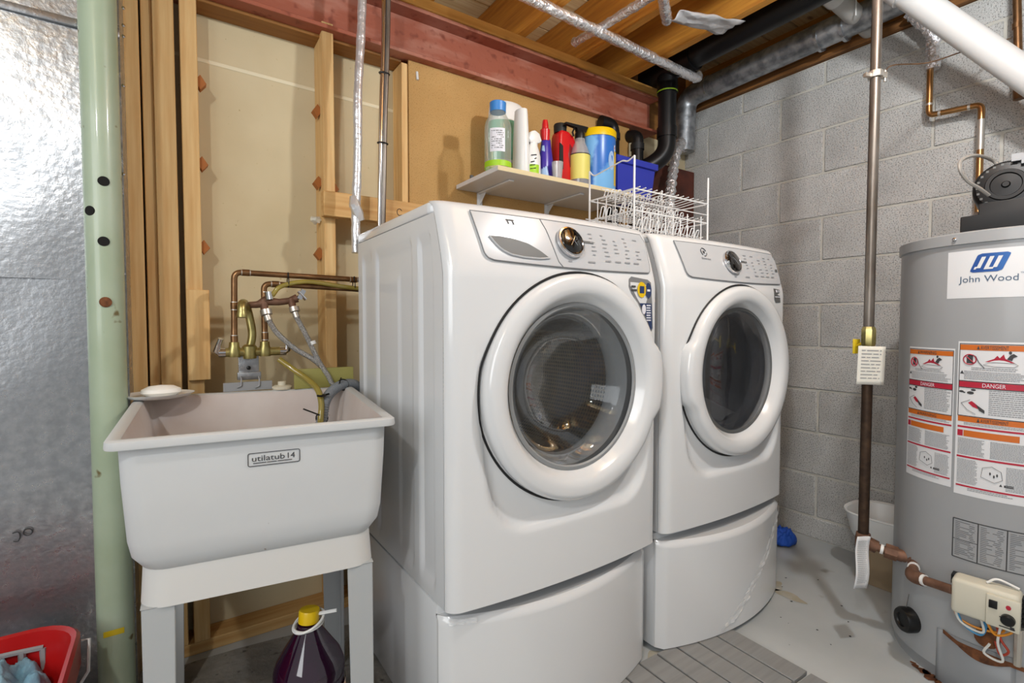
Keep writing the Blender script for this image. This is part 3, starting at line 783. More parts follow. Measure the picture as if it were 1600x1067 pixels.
# soap dish and soap
c = AZ(238, 620, ZR+0.008); 
mb = MB().lathe([(0.0, 0.0), (0.045, 0.0), (0.062, 0.004), (0.073, 0.011), (0.075, 0.013), (0.072, 0.012), (0.060, 0.006), (0.0, 0.004)], (c.x+0.012, c.y-0.005, ZR+0.0045), 'z', 36, sx=1.12, sy=0.95)
tag(mb.build('soap_dish', m_white), 'white oval soap dish on the back left corner of the tub', 'soap dish')
mb = MB().lathe([(0.0, 0), (0.03, 0.001), (0.042, 0.010), (0.040, 0.019), (0.026, 0.027), (0.0, 0.030)], (c.x+0.02, c.y-0.005, ZR+0.0095), 'z', 28, sx=1.1, sy=0.75)
tag(mb.build('soap_bar', m_soap), 'white bar of soap lying in the oval dish', 'soap')
# drain stopper on the rim
c = AZ(441, 607, ZR+0.006)
mb = MB().lathe([(0.026, 0), (0.028, 0.003), (0.028, 0.008), (0.022, 0.012), (0.012, 0.013), (0.012, 0.022), (0.010, 0.024), (0, 0.024)], (c.x, c.y, ZR+0.0045), 'z', 24)
tag(mb.build('drain_stopper', m_cream), 'cream plastic drain stopper on the back rim of the tub', 'stopper')

# ------------------------------------------------------------------ faucet, supply pipes, valves and hoses
YP = -0.345
A = lambda px, py, y=YP: AY(px, py, y)
fa = thing('wall_faucet', 'brass laundry faucet with two chrome lever handles above the tub', 'faucet', A(405, 612))
p0, p1 = A(352, 550), A(437, 549)
zc = (p0.z+p1.z)/2
mb = MB()
mb.tube([(p0.x, YP, zc), (p1.x, YP, zc)], 0.013, 12)
for px in (366, 414): q = A(px, 548); mb.lathe([(0.016, -0.014), (0.019, 0), (0.014, 0.018), (0.013, 0.03)], (q.x, YP, zc), 'z', 16)
q = A(390, 548); mb.lathe([(0.018, -0.02), (0.020, 0.0), (0.020, 0.016), (0.014, 0.022)], (q.x, YP, zc), 'z', 16)
mb.build('faucet_body', m_brass, fa)
sp = spline([(q.x+0.002, YP, zc+0.015), A(394, 520), A(388, 488), A(383, 475, YP-0.03), A(379, 474, YP-0.075), A(378, 480, YP-0.095), A(378, 496, YP-0.10)], 6)
MB().tube(sp, [0.0115]*(len(sp)-3)+[0.013]*3, 14).build('spout', m_brass, fa)
for px, tip in ((352, (345, 529)), (437, (450, 537))):
    q = A(px, 550); tp = A(*tip, YP-0.02); s_ = 1 if px > 400 else -1
    mb = MB().tube([(q.x, YP, zc), (q.x+s_*0.018, YP, zc)], 0.014, 12).tube([(q.x+s_*0.016, YP-0.004, zc), (q.x+s_*0.024, YP-0.006, zc+0.005), tp], [0.010, 0.009, 0.0075], 10)
    mb.build('lever_handle', m_chrome, fa)
# mounting bracket
mb = MB()
a0, a1 = A(373, 553), A(406, 590); mb.box(a0.x, a1.x, YP+0.012, YP+0.022, a1.z, a0.z+0.005)
c0, c1 = A(371, 582), A(408, 590); mb.box(c0.x, c1.x, YP-0.004, YP+0.014, c1.z-0.004, c0.z)
mb.build('mounting_bracket', m_galv, fa, bevel=0.002)
mb = MB()
a0, a1 = A(348, 598), A(424, 611); mb.box(a0.x, a1.x, YP-0.016, YP-0.012, ZR+0.0045, a0.z)
for px in (376, 404):
    q0, q1 = A(px, 588), A(px, 602); mb.tube(fillet([(q0.x, YP-0.003, q0.z), (q0.x, YP-0.018, q0.z-0.006), (q1.x, YP-0.019, q1.z), (q1.x-0.012, YP-0.019, q1.z-0.004)], 0.004), 0.0022, 6)
mb.build('rim_clip', m_grey_pl, fa)
mb = MB().lathe([(0.006, 0), (0.006, 0.006), (0.003, 0.008)], (A(389, 575).x, YP+0.012, A(389, 575).z), '-y', 10); mb.build('bracket_bolt', m_black, fa)

def pipe_with_joints(name, label, pts, r, joints, mat=m_copper, rb=0.02, cat='pipe', group=None, mj=m_solder):
    pts = [Vector(p) for p in pts]
    lo = min(pts, key=lambda p: p.z)
    t = thing(name, label, cat, lo, group)
    MB().tube(fillet(pts, rb), r, 12).build('tube', mat, t)
    # elbow and coupling sleeves
    mb = MB(); m2 = MB()
    for a, d in joints:
        a = Vector(a); d = Vector(d).normalized()
        mb.tube([a-d*0.010, a+d*0.010], r*1.16, 12); m2.tube([a-d*0.0125, a-d*0.010], r*1.17, 12); m2.tube([a+d*0.010, a+d*0.0125], r*1.17, 12)
    mb.each('coupling', mat, t); m2.each('solder_ring', mj, t)
    return t
P1 = [A(366, 543), A(366, 425), A(575, 438)]
pipe_with_joints('supply_pipe', 'upper copper water pipe running from the faucet to behind the washer', P1, 0.0085,
                 [(A(366, 530), (0, 0, 1)), (A(366, 478), (0, 0, 1)), (A(384, 426), (1, 0, 0)), (A(552, 437), (1, 0, 0))])
P2 = [A(414, 543), A(413, 443), A(575, 453)]
P2 = [Vector((A(414, 543).x, YP, A(414, 543).z)), Vector((A(414, 543).x, YP, A(414, 443).z)), A(575, 453)]
pipe_with_joints('supply_pipe', 'lower copper water pipe running from the faucet to behind the washer', P2, 0.0085,
                 [(A(414, 525), (0, 0, 1)), (A(414, 462), (0, 0, 1)), (A(430, 444), (1, 0, 0))])
# twin hose bibs off the pipes
vb = thing('hose_bib', 'tarnished brass hose valves with a chrome handle on the copper pipes', 'valve', A(430, 476))
yv = YP-0.025
mb = MB().tube([A(372, 477), A(400, 476, yv), A(412, 474, yv)], [0.008, 0.010, 0.012], 12).tube([A(405, 476, yv), A(414, 470, yv), A(436, 472, yv), A(452, 470, yv), A(464, 466, yv)], [0.012, 0.014, 0.010, 0.010, 0.013], 12)
mb.tube([A(412, 470, yv), A(414, 492, yv-0.015)], [0.013, 0.009], 12).tube([A(455, 468, yv), A(459, 486, yv-0.015)], [0.012, 0.009], 12)
mb.build('valve_body', m_ironfit, vb)
mb = MB().tube([A(415, 484, yv-0.012), A(417, 492, yv-0.016)], 0.016, 10).tube([A(417, 493, yv-0.016), A(420, 501, yv-0.02)], 0.011, 10).tube([A(459, 480, yv-0.012), A(461, 487, yv-0.016)], 0.015, 10).tube([A(461, 488, yv-0.016), A(464, 496, yv-0.02)], 0.010, 10)
mb.each('hose_nut', m_solder, vb)
mb = MB().tube([A(464, 467, yv), A(470, 461, yv-0.01)], 0.006, 8).obox(A(471, 460, yv-0.012), (0.007, 0, 0.014), (0, 0.004, 0), (0.006, 0, -0.003)).tube([A(466, 455, yv-0.012), A(478, 468, yv-0.012)], 0.005, 8)
mb.tube([A(419, 456, yv-0.012), A(421, 468, yv-0.014)], 0.011, 8, jit=0.2)
mb.build('valve_handle', m_chrome, vb)
sp = spline([A(420, 500, yv-0.02), A(433, 520, yv-0.04), A(460, 544, yv-0.05), A(490, 562, yv-0.04), A(512, 582, yv-0.03), A(530, 600, yv-0.02), A(560, 604, -0.38)], 8)
tag(MB().tube(sp, 0.0078, 12).build('braided_hose', m_braid), 'braided steel hose curving down from the left valve to the washer', 'hose')
sp = spline([A(463, 495, yv-0.02), A(480, 527, yv-0.03), A(497, 562, yv-0.045), A(512, 586, yv-0.05), A(525, 604, yv-0.045), A(560, 612, -0.39)], 8)
bh = MB().tube(sp, 0.0078, 12).build('braided_hose', m_braid); tag(bh, 'straighter braided steel hose from the right valve, crossing in front', 'hose')
mb = MB().tube([A(488, 533, yv-0.035), A(490, 538, yv-0.037)], 0.0095, 12); mb.build('hose_ferrule', m_white, bh)
# grey corrugated drain hose over the rim
sp = spline([A(490, 690, -0.52), A(503, 655, -0.51), A(508, 628, -0.50), A(518, 612, -0.47), A(535, 601, -0.44), A(552, 600, -0.41), A(566, 608, -0.39)], 22)
dh = MB().tube(sp, [0.0155 if i % 3 else 0.0132 for i in range(len(sp))], 14).build('drain_hose', m_hose, angle=80)
tag(dh, 'grey corrugated washer drain hose hooked over the tub rim', 'hose')
mb = MB()
for (px, py, y_) in ((536, 601, -0.445), (503, 653, -0.51)):
    c = A(px, py, y_); mb.tube([c+Vector((0.0165*math.cos(a), 0.004*math.sin(a), 0.0165*math.sin(a))) for a in [2*PI*i/16 for i in range(16)]], 0.002, 5, closed=True)
mb.tube([A(503, 650, -0.53), A(490, 645, -0.54), A(474, 639, -0.545)], 0.0022, 5); mb.tube([A(530, 600, -0.46), A(533, 590, -0.47)], 0.002, 5)
mb.each('cable_tie', m_black, dh)
sp = spline([A(436, 561, -0.40), A(458, 577, -0.42), A(480, 592, -0.45), A(496, 608, -0.49), A(502, 630, -0.515), A(501, 655, -0.53), A(500, 690, -0.53)], 8)
yt = MB().tube(sp, 0.0085, 12).build('condensate_tube', m_ytube); tag(yt, 'yellowed clear plastic tube drooping into the tub', 'tube')
c = A(502, 619, -0.515); MB().tube([c+Vector((0.0105*math.cos(a), 0.0105*math.sin(a), 0.002)) for a in [2*PI*i/14 for i in range(14)]], 0.0028, 5, closed=True).tube([c, c+Vector((0.022, -0.004, 0.006))], 0.003, 5).build('tube_clip', m_black, yt)
sp = spline([A(425, 462, YP-0.01), A(440, 447, YP-0.012), A(480, 440, YP-0.015), A(530, 447, YP-0.012), A(570, 452, YP-0.012)], 8)
yt = MB().tube(sp, 0.007, 10).build('condensate_tube', m_ytube); tag(yt, 'yellowed clear tube tied along the lower copper pipe', 'tube')
mb = MB()
for px, py in ((450, 441), (553, 446)):
    c = A(px, py, YP-0.006); mb.tube([c+Vector((0, 0.014*math.cos(a), 0.016*math.sin(a))) for a in [2*PI*i/14 for i in range(14)]], 0.0016, 5, closed=True); mb.tube([c+Vector((0, -0.004, 0.014)), c+Vector((0.0, -0.006, 0.03))], 0.002, 5)
mb.each('cable_tie', m_black, yt)
q0, q1 = A(459, 577, -0.41), A(552, 612, -0.41)
tag(MB().box(q0.x, q1.x, -0.415, -0.407, ZR+0.0045, q0.z).build('backsplash_panel', m_ybox, bevel=0.002), 'translucent olive plastic panel standing behind the tub', 'panel')

# ------------------------------------------------------------------ post, furnace casing, laundry basket, jug
PX, PY, PR = -0.629, -0.43, 0.038
post = thing('support_post', 'pale green steel support post with bolt holes beside the tub', 'post', (PX, PY, 0))
MB().tube([(PX, PY, 0), (PX, PY, 2.03)], PR, 32).build('column', m_green, post)
MB().box(PX-0.07, PX+0.07, PY-0.045, PY+0.045, 2.028, 2.038).build('cap_plate', m_green, post)
def on_post(px, py, out=0.0):
    d = ray(px, py); o = CAM-Vector((PX, PY, 0)); a = d.x**2+d.y**2; b_ = 2*(o.x*d.x+o.y*d.y); c_ = o.x**2+o.y**2-PR**2
    t = (-b_-math.sqrt(max(0, b_*b_-4*a*c_)))/(2*a); p = CAM+d*t; n = Vector((p.x-PX, p.y-PY, 0)).normalized()
    return p, n
for px, py in ((162, 283), (162, 377), (140, 329)):
    p, n = on_post(px, py); tang = Vector((-n.y, n.x, 0))
    MB().lathe([(0.0, 0.001), (0.0115, 0.001), (0.013, -0.012)], p, (tang, Vector((0, 0, 1)), n), 20, close=False).build('bolt_hole', m_black_hole, post)
p, n = on_post(165, 472); MB().lathe([(0.0125, -0.004), (0.0125, 0.002), (0.009, 0.004), (0, 0.004)], p, (Vector((-n.y, n.x, 0)), Vector((0, 0, 1)), n), 18).build('rusty_plug', m_rust, post)
def tape(a, c):
    p, n = on_post(162+32*a, 988-9*a+9*c); return p+n*0.0012
MB().grid(tape, 10, 2).build('yellow_tape', m_yellow, post)

YD = -0.365
duct = thing('furnace_casing', 'shiny galvanised sheet-metal duct casing left of the green post', 'duct', (-1.0, YD+0.1, 0))
XR = AY(197, 400, YD).x
def sheet(z0, z1, y_, nm):
    mb = MB().grid(lambda a, c: (-1.75+(XR+1.75)*a, y_+0.006*mnoise.noise(Vector((a*6, c*5*(z1-z0), 3.1))), z0+(z1-z0)*c), 30, 24)
    return mb.build(nm, m_galv, duct, angle=60)
zs1 = AY(100, 430, YD).z; zs2 = AY(0, 10, YD).z
sheet(0.0, zs1, YD, 'sheet_panel'); sheet(zs1-0.01, zs2, YD-0.004, 'sheet_panel'); sheet(zs2, 2.42, YD+0.006, 'sheet_panel')
mb = MB().box(-1.75, XR, YD+0.012, YW-0.005, 0, 2.42); mb.build('duct_body', m_galv, duct)
MB().box(-1.75, XR, YD-0.012, YD-0.002, zs2-0.008, zs2+0.012).build('drive_cleat', m_galv, duct, bevel=0.002)
mb = MB().box(XR-0.012, XR, YD-0.006, YD+0.012, 0, 2.42); mb.build('corner_flange', m_galv, duct)
mb = MB()
for py in (13, 40, 57, 134, 272, 428, 560):
    q = AY(193, py, YD-0.006); mb.lathe([(0.0045, 0), (0.004, 0.003), (0, 0.004)], (q.x, YD-0.006, q.z), '-y', 10)
mb.each('screw', m_chrome, duct)
q = AY(20, 840, YD-0.006); s_ = 0.011
mb = MB()
mb.tube(spline([(q.x, YD-0.0075, q.z+s_), (q.x+0.010, YD-0.0075, q.z+s_*1.1), (q.x+0.013, YD-0.0075, q.z+0.001), (q.x+0.009, YD-0.0075, q.z-0.010), (q.x+0.001, YD-0.0075, q.z-0.009)], 5), 0.0014, 5)
mb.tube([(q.x+0.027+0.008*math.cos(a), YD-0.0075, q.z+0.008+0.008*math.sin(a)) for a in [2*PI*i/16 for i in range(16)]], 0.0016, 5, closed=True)
mb.build('marker_writing', m_ink, duct)

# red basket with towels
bx0, bx1, by0, by1 = -1.25, -0.682, -0.90, -0.47
bk = thing('laundry_basket', 'red plastic laundry basket with a grey slotted handle on the floor by the duct', 'basket', ((bx0+bx1)/2, (by0+by1)/2, 0))
def bring(ins, z, r=0.09):
    out = []
    for cx, cy, a0 in ((bx1-ins-r, by0+ins+r, -PI/2), (bx1-ins-r, by1-ins-r, 0), (bx0+ins+r, by1-ins-r, PI/2), (bx0+ins+r, by0+ins+r, PI)):
        for k in range(8): a = a0+PI/2*k/7; out.append(Vector((cx+r*math.cos(a), cy+r*math.sin(a), z+0.02*math.sin(PI*0)+0.0)))
    return out
def bl(rings, cap=False):
    mb = MB(); n = len(rings[0])
    for rg in rings: mb.v += rg
    for i in range(len(rings)-1):
        for j in range(n): mb.f.append((i*n+j, i*n+(j+1) % n, (i+1)*n+(j+1) % n, (i+1)*n+j))
    if cap: mb.f.append(tuple(range((len(rings)-1)*n, len(rings)*n)))
    return mb
bl([bring(0.014, 0.258), bring(0.0, 0.262), bring(0.0, 0.325), bring(0.006, 0.332), bring(0.014, 0.328), bring(0.020, 0.26), bring(0.024, 0.21)]).build('rim', m_red, bk)
# woven side: uprights and hoops
mb = MB(); up = bring(0.024, 0.215); dn = bring(0.07, 0.02)
def along(ring, t):
    L_ = [(ring[(i+1) % len(ring)]-ring[i]).length for i in range(len(ring))]; tot = sum(L_); d = t*tot; i = 0
    while d > L_[i]: d -= L_[i]; i = (i+1) % len(ring)
    return ring[i]+(ring[(i+1) % len(ring)]-ring[i])*(d/L_[i])
for k in range(64):
    a = along(up, k/64.001); c = along(dn, k/64.001); mb.tube([a, c], 0.006, 5)
for z, ins in ((0.15, 0.037), (0.085, 0.053)): mb.tube(bring(ins, z), 0.005, 5, closed=True)
mb.each('slat', m_red, bk)
bl([bring(0.066, 0.03), bring(0.07, 0.0), bring(0.11, 0.0)], True).build('base', m_red, bk)
# grey slotted handle inset, on the far side
yy = by1-0.03
mb = MB()
xa, xb = -0.97, -0.755
def hz(a, c): return Vector((xa+(xb-xa)*a, by1-0.024, 0.245+0.050*c+0.006*math.sin(PI*a)-0.004))
mb.tube([hz(i/12, 1) for i in range(13)], 0.006, 6); mb.tube([hz(i/12, 0) for i in range(13)], 0.006, 6)
for k in range(7): mb.tube([hz(k/6, 0), hz(k/6, 1)], 0.007, 6)
mb.each('handle_insert', m_grey_pl, bk)
MB().tube([(bx1-0.002, -0.53, 0.30), (bx1+0.012, -0.53, 0.300), (bx1+0.012, -0.56, 0.24), (bx1-0.02, -0.60, 0.20)], 0.0035, 6).build('wire_handle', m_wwire, bk)
def cloth(name, label, mat, c, rx, ry, h, seed, fr=9):
    def f(a, d):
        x = (a*2-1); y_ = (d*2-1); x, y_ = x*math.sqrt(1-y_*y_/2), y_*math.sqrt(1-x*x/2)
        r2 = min(1, x*x+y_*y_); p = Vector((x*2.2+seed, y_*2.2, seed*0.7))
        n_ = mnoise.noise(p)*0.5+mnoise.noise(p*2.3)*0.3+mnoise.noise(p*5)*0.12
        return Vector((c[0]+x*rx*(1+0.12*n_), c[1]+y_*ry*(1+0.12*n_), c[2]+h*(1-r2)**0.5*(0.85+0.5*n_)+0.02*n_))
    return tag(MB().grid(f, 40, 40).build(name, mat, angle=80, solid=0.004), label, 'cloth')
q = AZ(82, 1040, 0.25)
cloth('blue_towel', 'crumpled light blue cloth in the red basket', m_towel, (min(q.x-0.008, bx1-0.135), q.y-0.03, 0.185), 0.080, 0.10, 0.115, 3.3)
q = AZ(15, 1050, 0.25)
cloth('patterned_cloth', 'white cloth with small purple marks in the red basket, left of the blue cloth', m_patt, (q.x-0.045, q.y-0.05, 0.175), 0.10, 0.13, 0.11, 8.1)
q = (-0.98, -0.62); cloth('dark_cloth', 'dark folded cloth at the bottom of the red basket', M('dark_cloth', '5a3a44', 0.9), (q[0], q[1], 0.03), 0.17, 0.13, 0.09, 5.5)

# purple cleaner jug under the tub
c = AD(483, 1020, 1.15); JX, JY = c.x, c.y
jug = thing('cleaner_jug', 'tall clear jug of purple liquid with a yellow cap under the tub', 'bottle', (JX, JY, 0))
zt = AD(487, 950, 1.15).z
prof = [(0.0, 0.004), (0.070, 0.0), (0.076, 0.01)]
for i in range(12): prof.append((0.076+0.0018*math.sin(i*PI), 0.02+0.018*i)); prof.append((0.0735, 0.029+0.018*i))
prof += [(0.077, 0.235), (0.076, 0.252), (0.068, 0.275), (0.026, zt-0.042), (0.024, zt-0.03)]
MB().lathe(prof, (JX, JY, 0), 'z', 32).build('jug_body', m_purple_l, jug)
MB().lathe([(0.0, 0.006), (0.071, 0.008), (0.073, 0.24), (0.072, 0.252), (0.0, 0.256)], (JX, JY, 0), 'z', 24).build('liquid', M('purple_liquid', '3a1238', 0.2), jug)
mb = MB()
for k, (r, dz) in enumerate(((0.031, 0.0), (0.033, 0.006))):
    mb.tube([(JX+r*math.cos(a), JY+r*math.sin(a), zt-0.033+dz+0.012*math.cos(a-0.2)*(1 if k else 0.3)) for a in [2*PI*i/24 for i in range(24)]], 0.0028, 6, closed=True)
mb.tube([(JX+0.02, JY-0.01, zt-0.012), (JX+0.055, JY-0.03, zt-0.006)], 0.004, 6); mb.build('neck_tie', m_white, jug)
tl = Vector((0.10, 0.05, 1)).normalized(); e1 = tl.cross(Vector((0, 1, 0))).normalized(); e2 = tl.cross(e1)
MB().lathe([(0.0225, 0), (0.0225, 0.024), (0.021, 0.027), (0.0, 0.027)], (JX, JY, zt-0.028), (e1, e2, tl), 28).build('cap', m_yellowcap, jug)
def jl(a, c_): an = -2.2+1.1*a; return Vector((JX+0.0785*math.cos(an), JY+0.0785*math.sin(an), 0.06+0.15*c_))
MB().grid(lambda a, c_: jl(a+0.95, c_), 8, 1).build('label', M('orange_white_label', 'cfa890', 0.5), jug)
# ------------------------------------------------------------------ shelf with its bottles
ZS = 1.586
sh = thing('wall_shelf', 'white melamine shelf on two brackets above the washing machine', 'shelf', (0.83, -0.37, 1.45))
MB().box(0.46, 1.19, -0.53, YS-0.010, ZS-0.017, ZS).build('board', m_shelf, sh, bevel=0.001, seg=1)
MB().box(0.459, 1.191, -0.532, -0.5305, ZS-0.0165, ZS-0.0005).build('edge_band', m_shelf_edge, sh)
for x in (0.555, 0.905):
    mb = MB().box(x, x+0.022, YS-0.018, YS-0.009, 1.36, ZS-0.018).box(x, x+0.022, -0.46, YS-0.012, ZS-0.024, ZS-0.018)
    mb.add([(x+0.009, YS-0.018, 1.52), (x+0.013, YS-0.018, 1.52), (x+0.013, -0.275, ZS-0.024), (x+0.009, -0.275, ZS-0.024), (x+0.009, YS-0.018, ZS-0.024), (x+0.013, YS-0.018, ZS-0.024)],
           [(0, 1, 2, 3), (0, 3, 4), (1, 5, 2), (4, 3, 2, 5), (0, 4, 5, 1)])
    br = mb.build('bracket', m_white_paint, sh, bevel=0.001, seg=1)
    mb = MB()
    for z in (1.385, 1.42, 1.45): mb.lathe([(0.003, 0), (0.003, 0.0012), (0, 0.0014)], (x+0.011, YS-0.018, z), '-y', 8)
    mb.each('bracket_screw', m_dgrey, br)
PS = lambda px, py, y: AY(px, py, y)
def zat(px, py, y): return AY(px, py, y).z-ZS
def xat(px, y, py=220): return AY(px, py, y).x
Z_ = ZS+0.0008
# 1 clear bottle with blue cap
y = -0.475; x = xat(778, y); h = zat(778, 161, y); r = (xat(797, y)-xat(759, y))/2*0.93
t = thing('clear_bottle', 'clear plastic bottle with a blue cap and lime base band at the shelf end', 'bottle', (x, y, Z_), 'bottles on the shelf')
MB().lathe([(r*0.92, 0.0), (r, 0.008), (r, h*0.62), (r*0.93, h*0.70), (r*0.66, h*0.80), (r*0.56, h*0.85), (r*0.56, h*0.87)], (x, y, Z_), 'z', 28).build('bottle_body', m_clear, t)
MB().lathe([(r*0.60, h*0.855), (r*0.62, h*0.99), (r*0.56, h), (0, h)], (x, y, Z_), 'z', 24).build('cap', m_bluecap, t)
MB().lathe([(r*1.006, 0.004), (r*1.006, h*0.10)], (x, y, Z_), 'z', 28, close=False).build('base_band', m_lime, t)
def cl(a, c): an = -2.75+1.15*a; return Vector((x+r*1.01*math.cos(an), y+r*1.01*math.sin(an), Z_+h*(0.22+0.34*c)))
lb = MB().grid(cl, 10, 1).build('label', m_labw, t)
mb = MB(); greek(mb, 0.1, 0.9, 0.1, 0.9, 0.09, lambda a, c: cl(a, c)+Vector((0, -0.0006, 0)), gap=0.5); tag(mb.build('label_print', m_grey_ink, lb), kind='stuff')
# 2 white jug with green label behind it
y2 = -0.335; x2 = xat(793, y2); h2 = zat(790, 163, y2); r2 = (xat(820, y2)-xat(766, y2))/2
t = thing('white_jug', 'wide white jug with a teal label behind the clear bottle on the shelf', 'bottle', (x2, y2, Z_), 'bottles on the shelf')
MB().lathe([(r2*0.95, 0), (r2, 0.01), (r2, h2*0.86), (r2*0.95, h2*0.94), (r2*0.75, h2*0.985), (0, h2)], (x2, y2, Z_), 'z', 32, sy=0.65).build('bottle_body', m_white, t)
MB().lathe([(r2*1.01, h2*0.26), (r2*1.01, h2*0.74)], (x2, y2, Z_), 'z', 32, sy=0.66, close=False).build('label', m_greenlab, t)
MB().lathe([(r2*1.012, h2*0.03), (r2*1.012, h2*0.22)], (x2, y2, Z_), 'z', 32, sy=0.66, close=False).build('label_foot', m_labyel, t)
# 3 slim white bottle
y = -0.455; x = xat(814, y); h = zat(814, 172, y); r = (xat(822, y)-xat(806, y))/2
t = thing('slim_bottle', 'tall slim plain white bottle on the shelf, right of the teal-labelled jug', 'bottle', (x, y, Z_), 'bottles on the shelf')
MB().lathe([(r*1.15, 0), (r*1.2, 0.006), (r*1.1, h*0.5), (r*0.92, h*0.9), (r*0.85, h*0.985), (0, h)], (x, y, Z_), 'z', 20, sy=1.5).build('bottle_body', m_white, t)
MB().lathe([(r*0.35, -0.002), (r*0.35, 0.002), (0, 0.002)], (x+r*1.0, y-0.02, Z_+h*0.55), 'x', 10, sy=2.2).build('side_mark', m_blackmat, t)
# 4 white trigger spray
y = -0.475; x = xat(833, y); h = zat(833, 205, y); r = (xat(843, y)-xat(823, y))/2
t = thing('spray_bottle', 'short white trigger spray bottle with a green and black label on the shelf', 'bottle', (x, y, Z_), 'bottles on the shelf')
MB().lathe([(r*1.0, 0), (r*1.05, 0.005), (r*1.0, h*0.45), (r*0.8, h*0.58), (r*0.6, h*0.68), (r*0.6, h*0.74)], (x, y, Z_), 'z', 22, sy=0.8).build('bottle_body', m_white, t)
mb = MB().prism([(x-r*0.9, y-0.013, Z_+h*0.80), (x-r*0.55, y-0.013, Z_+h*0.96), (x, y-0.013, Z_+h), (x+r*0.75, y-0.013, Z_+h*0.95), (x+r*1.1, y-0.013, Z_+h*0.80), (x+r*0.7, y-0.013, Z_+h*0.74), (x-r*0.6, y-0.013, Z_+h*0.71)], (0, 0.026, 0)); mb.build('trigger_head', m_white, t, bevel=0.004)
def sl(a, c, k=1.08): an = -2.6+1.3*a; rr = r*k; return Vector((x+rr*math.cos(an), y+rr*0.8*math.sin(an), Z_+h*(0.06+0.40*c)))
MB().grid(lambda a, c: sl(a, c*0.45), 8, 2).build('label', m_lime, t)
mb = MB()
for q in range(5): mb.tube([sl(0.05+0.5*random.random(), 0.2+0.18*q, 1.11), sl(0.45+0.3*random.random(), 0.25+0.18*q, 1.11)], 0.0018, 5)
tag(mb.build('label_print', m_blackmat, t), kind='stuff')
# 5 violet bottle with red nozzle
y = -0.455; x = xat(853, y); h = zat(850, 188, y); r = (xat(863, y)-xat(843, y))/2
t = thing('violet_spray_bottle', 'violet and white bottle with a red nozzle on the shelf', 'bottle', (x, y, Z_), 'bottles on the shelf')
MB().lathe([(r*1.0, 0), (r*1.05, 0.006), (r*0.95, h*0.35), (r*0.72, h*0.55), (r*0.62, h*0.68), (r*0.5, h*0.70)], (x, y, Z_), 'z', 22, sy=0.8).build('bottle_body', m_violet, t)
mb = MB().lathe([(r*0.55, h*0.66), (r*0.60, h*0.80), (r*0.62, h*0.84), (r*0.42, h*0.86), (r*0.40, h*0.93), (r*0.3, h*1.0), (0, h*1.0)], (x-0.004, y, Z_), 'z', 18); mb.build('nozzle', m_red_b, t)
def vl(a, c): an = -2.9+1.2*a; rr = r*(1.08-0.35*c); return Vector((x+rr*math.cos(an), y+rr*0.82*math.sin(an), Z_+h*(0.05+0.52*c)))
MB().grid(lambda a, c: vl(a*(1-0.6*c), c), 8, 8).build('label', m_paleblue, t)
# dark red bottle behind
y = -0.36; x = xat(868, y); h = zat(866, 222, y)
t = thing('dark_red_bottle', 'small dark red bottle tucked behind the violet one on the shelf', 'bottle', (x, y, Z_), 'bottles on the shelf')
MB().lathe([(0.026, 0), (0.028, 0.006), (0.027, h*0.5), (0.018, h*0.72), (0.012, h*0.8)], (x, y, Z_), 'z', 20).build('bottle_body', m_dkred, t)
MB().lathe([(0.014, h*0.79), (0.013, h*0.97), (0, h)], (x, y, Z_), 'z', 16).build('cap', m_redp, t)
# 6 red jug with handle
y = -0.43; x = xat(881, y); h = zat(878, 196, y); r = (xat(895, y)-xat(866, y))/2
t = thing('red_jug', 'red detergent jug with side grip and black cap on the shelf', 'bottle', (x, y, Z_), 'bottles on the shelf')
prf = [(x-r, Z_), (x+r*1.05, Z_), (x+r*1.05, Z_+h*0.42), (x+r*0.95, Z_+h*0.70), (x+r*0.6, Z_+h*0.82), (x+r*0.05, Z_+h*0.88), (x-r*0.75, Z_+h*0.88), (x-r*0.9, Z_+h*0.80), (x-r*1.0, Z_+h*0.4)]
MB().prism([(a, y-0.03, c) for a, c in prf], (0, 0.06, 0)).build('bottle_body', m_red_b, t, bevel=0.010, seg=3)
MB().lathe([(r*0.52, h*0.86), (r*0.55, h*0.98), (r*0.5, h), (0, h)], (x-r*0.4, y, Z_), 'z', 20).build('cap', m_blackmat, t)
MB().prism([(a, y-0.0315, c) for a, c in [(x+r*0.15, Z_+h*0.30), (x+r*0.45, Z_+h*0.34), (x+r*0.42, Z_+h*0.62), (x+r*0.12, Z_+h*0.68), (x-r*0.02, Z_+h*0.5)]], (0, 0.004, 0)).build('grip_recess', m_dkred, t, bevel=0.001)
MB().prism([(a, y-0.031, c) for a, c in [(x-r*0.98, Z_+h*0.25), (x-r*0.55, Z_+h*0.25), (x-r*0.6, Z_+h*0.62), (x-r*0.92, Z_+h*0.66)]], (0, 0.004, 0)).build('label', m_blackmat, t)
# 7 measuring cup
y = -0.512; x = xat(871, y, 262); h = 0.062
mb = MB().lathe([(0.0, 0.001), (0.017, 0.0), (0.0225, h), (0.0215, h), (0.0162, 0.003), (0.0, 0.003)], (x, y, Z_), 'z', 24)
tag(mb.build('measuring_cup', m_cup), 'small milky plastic measuring cup at the front edge of the shelf', 'cup')
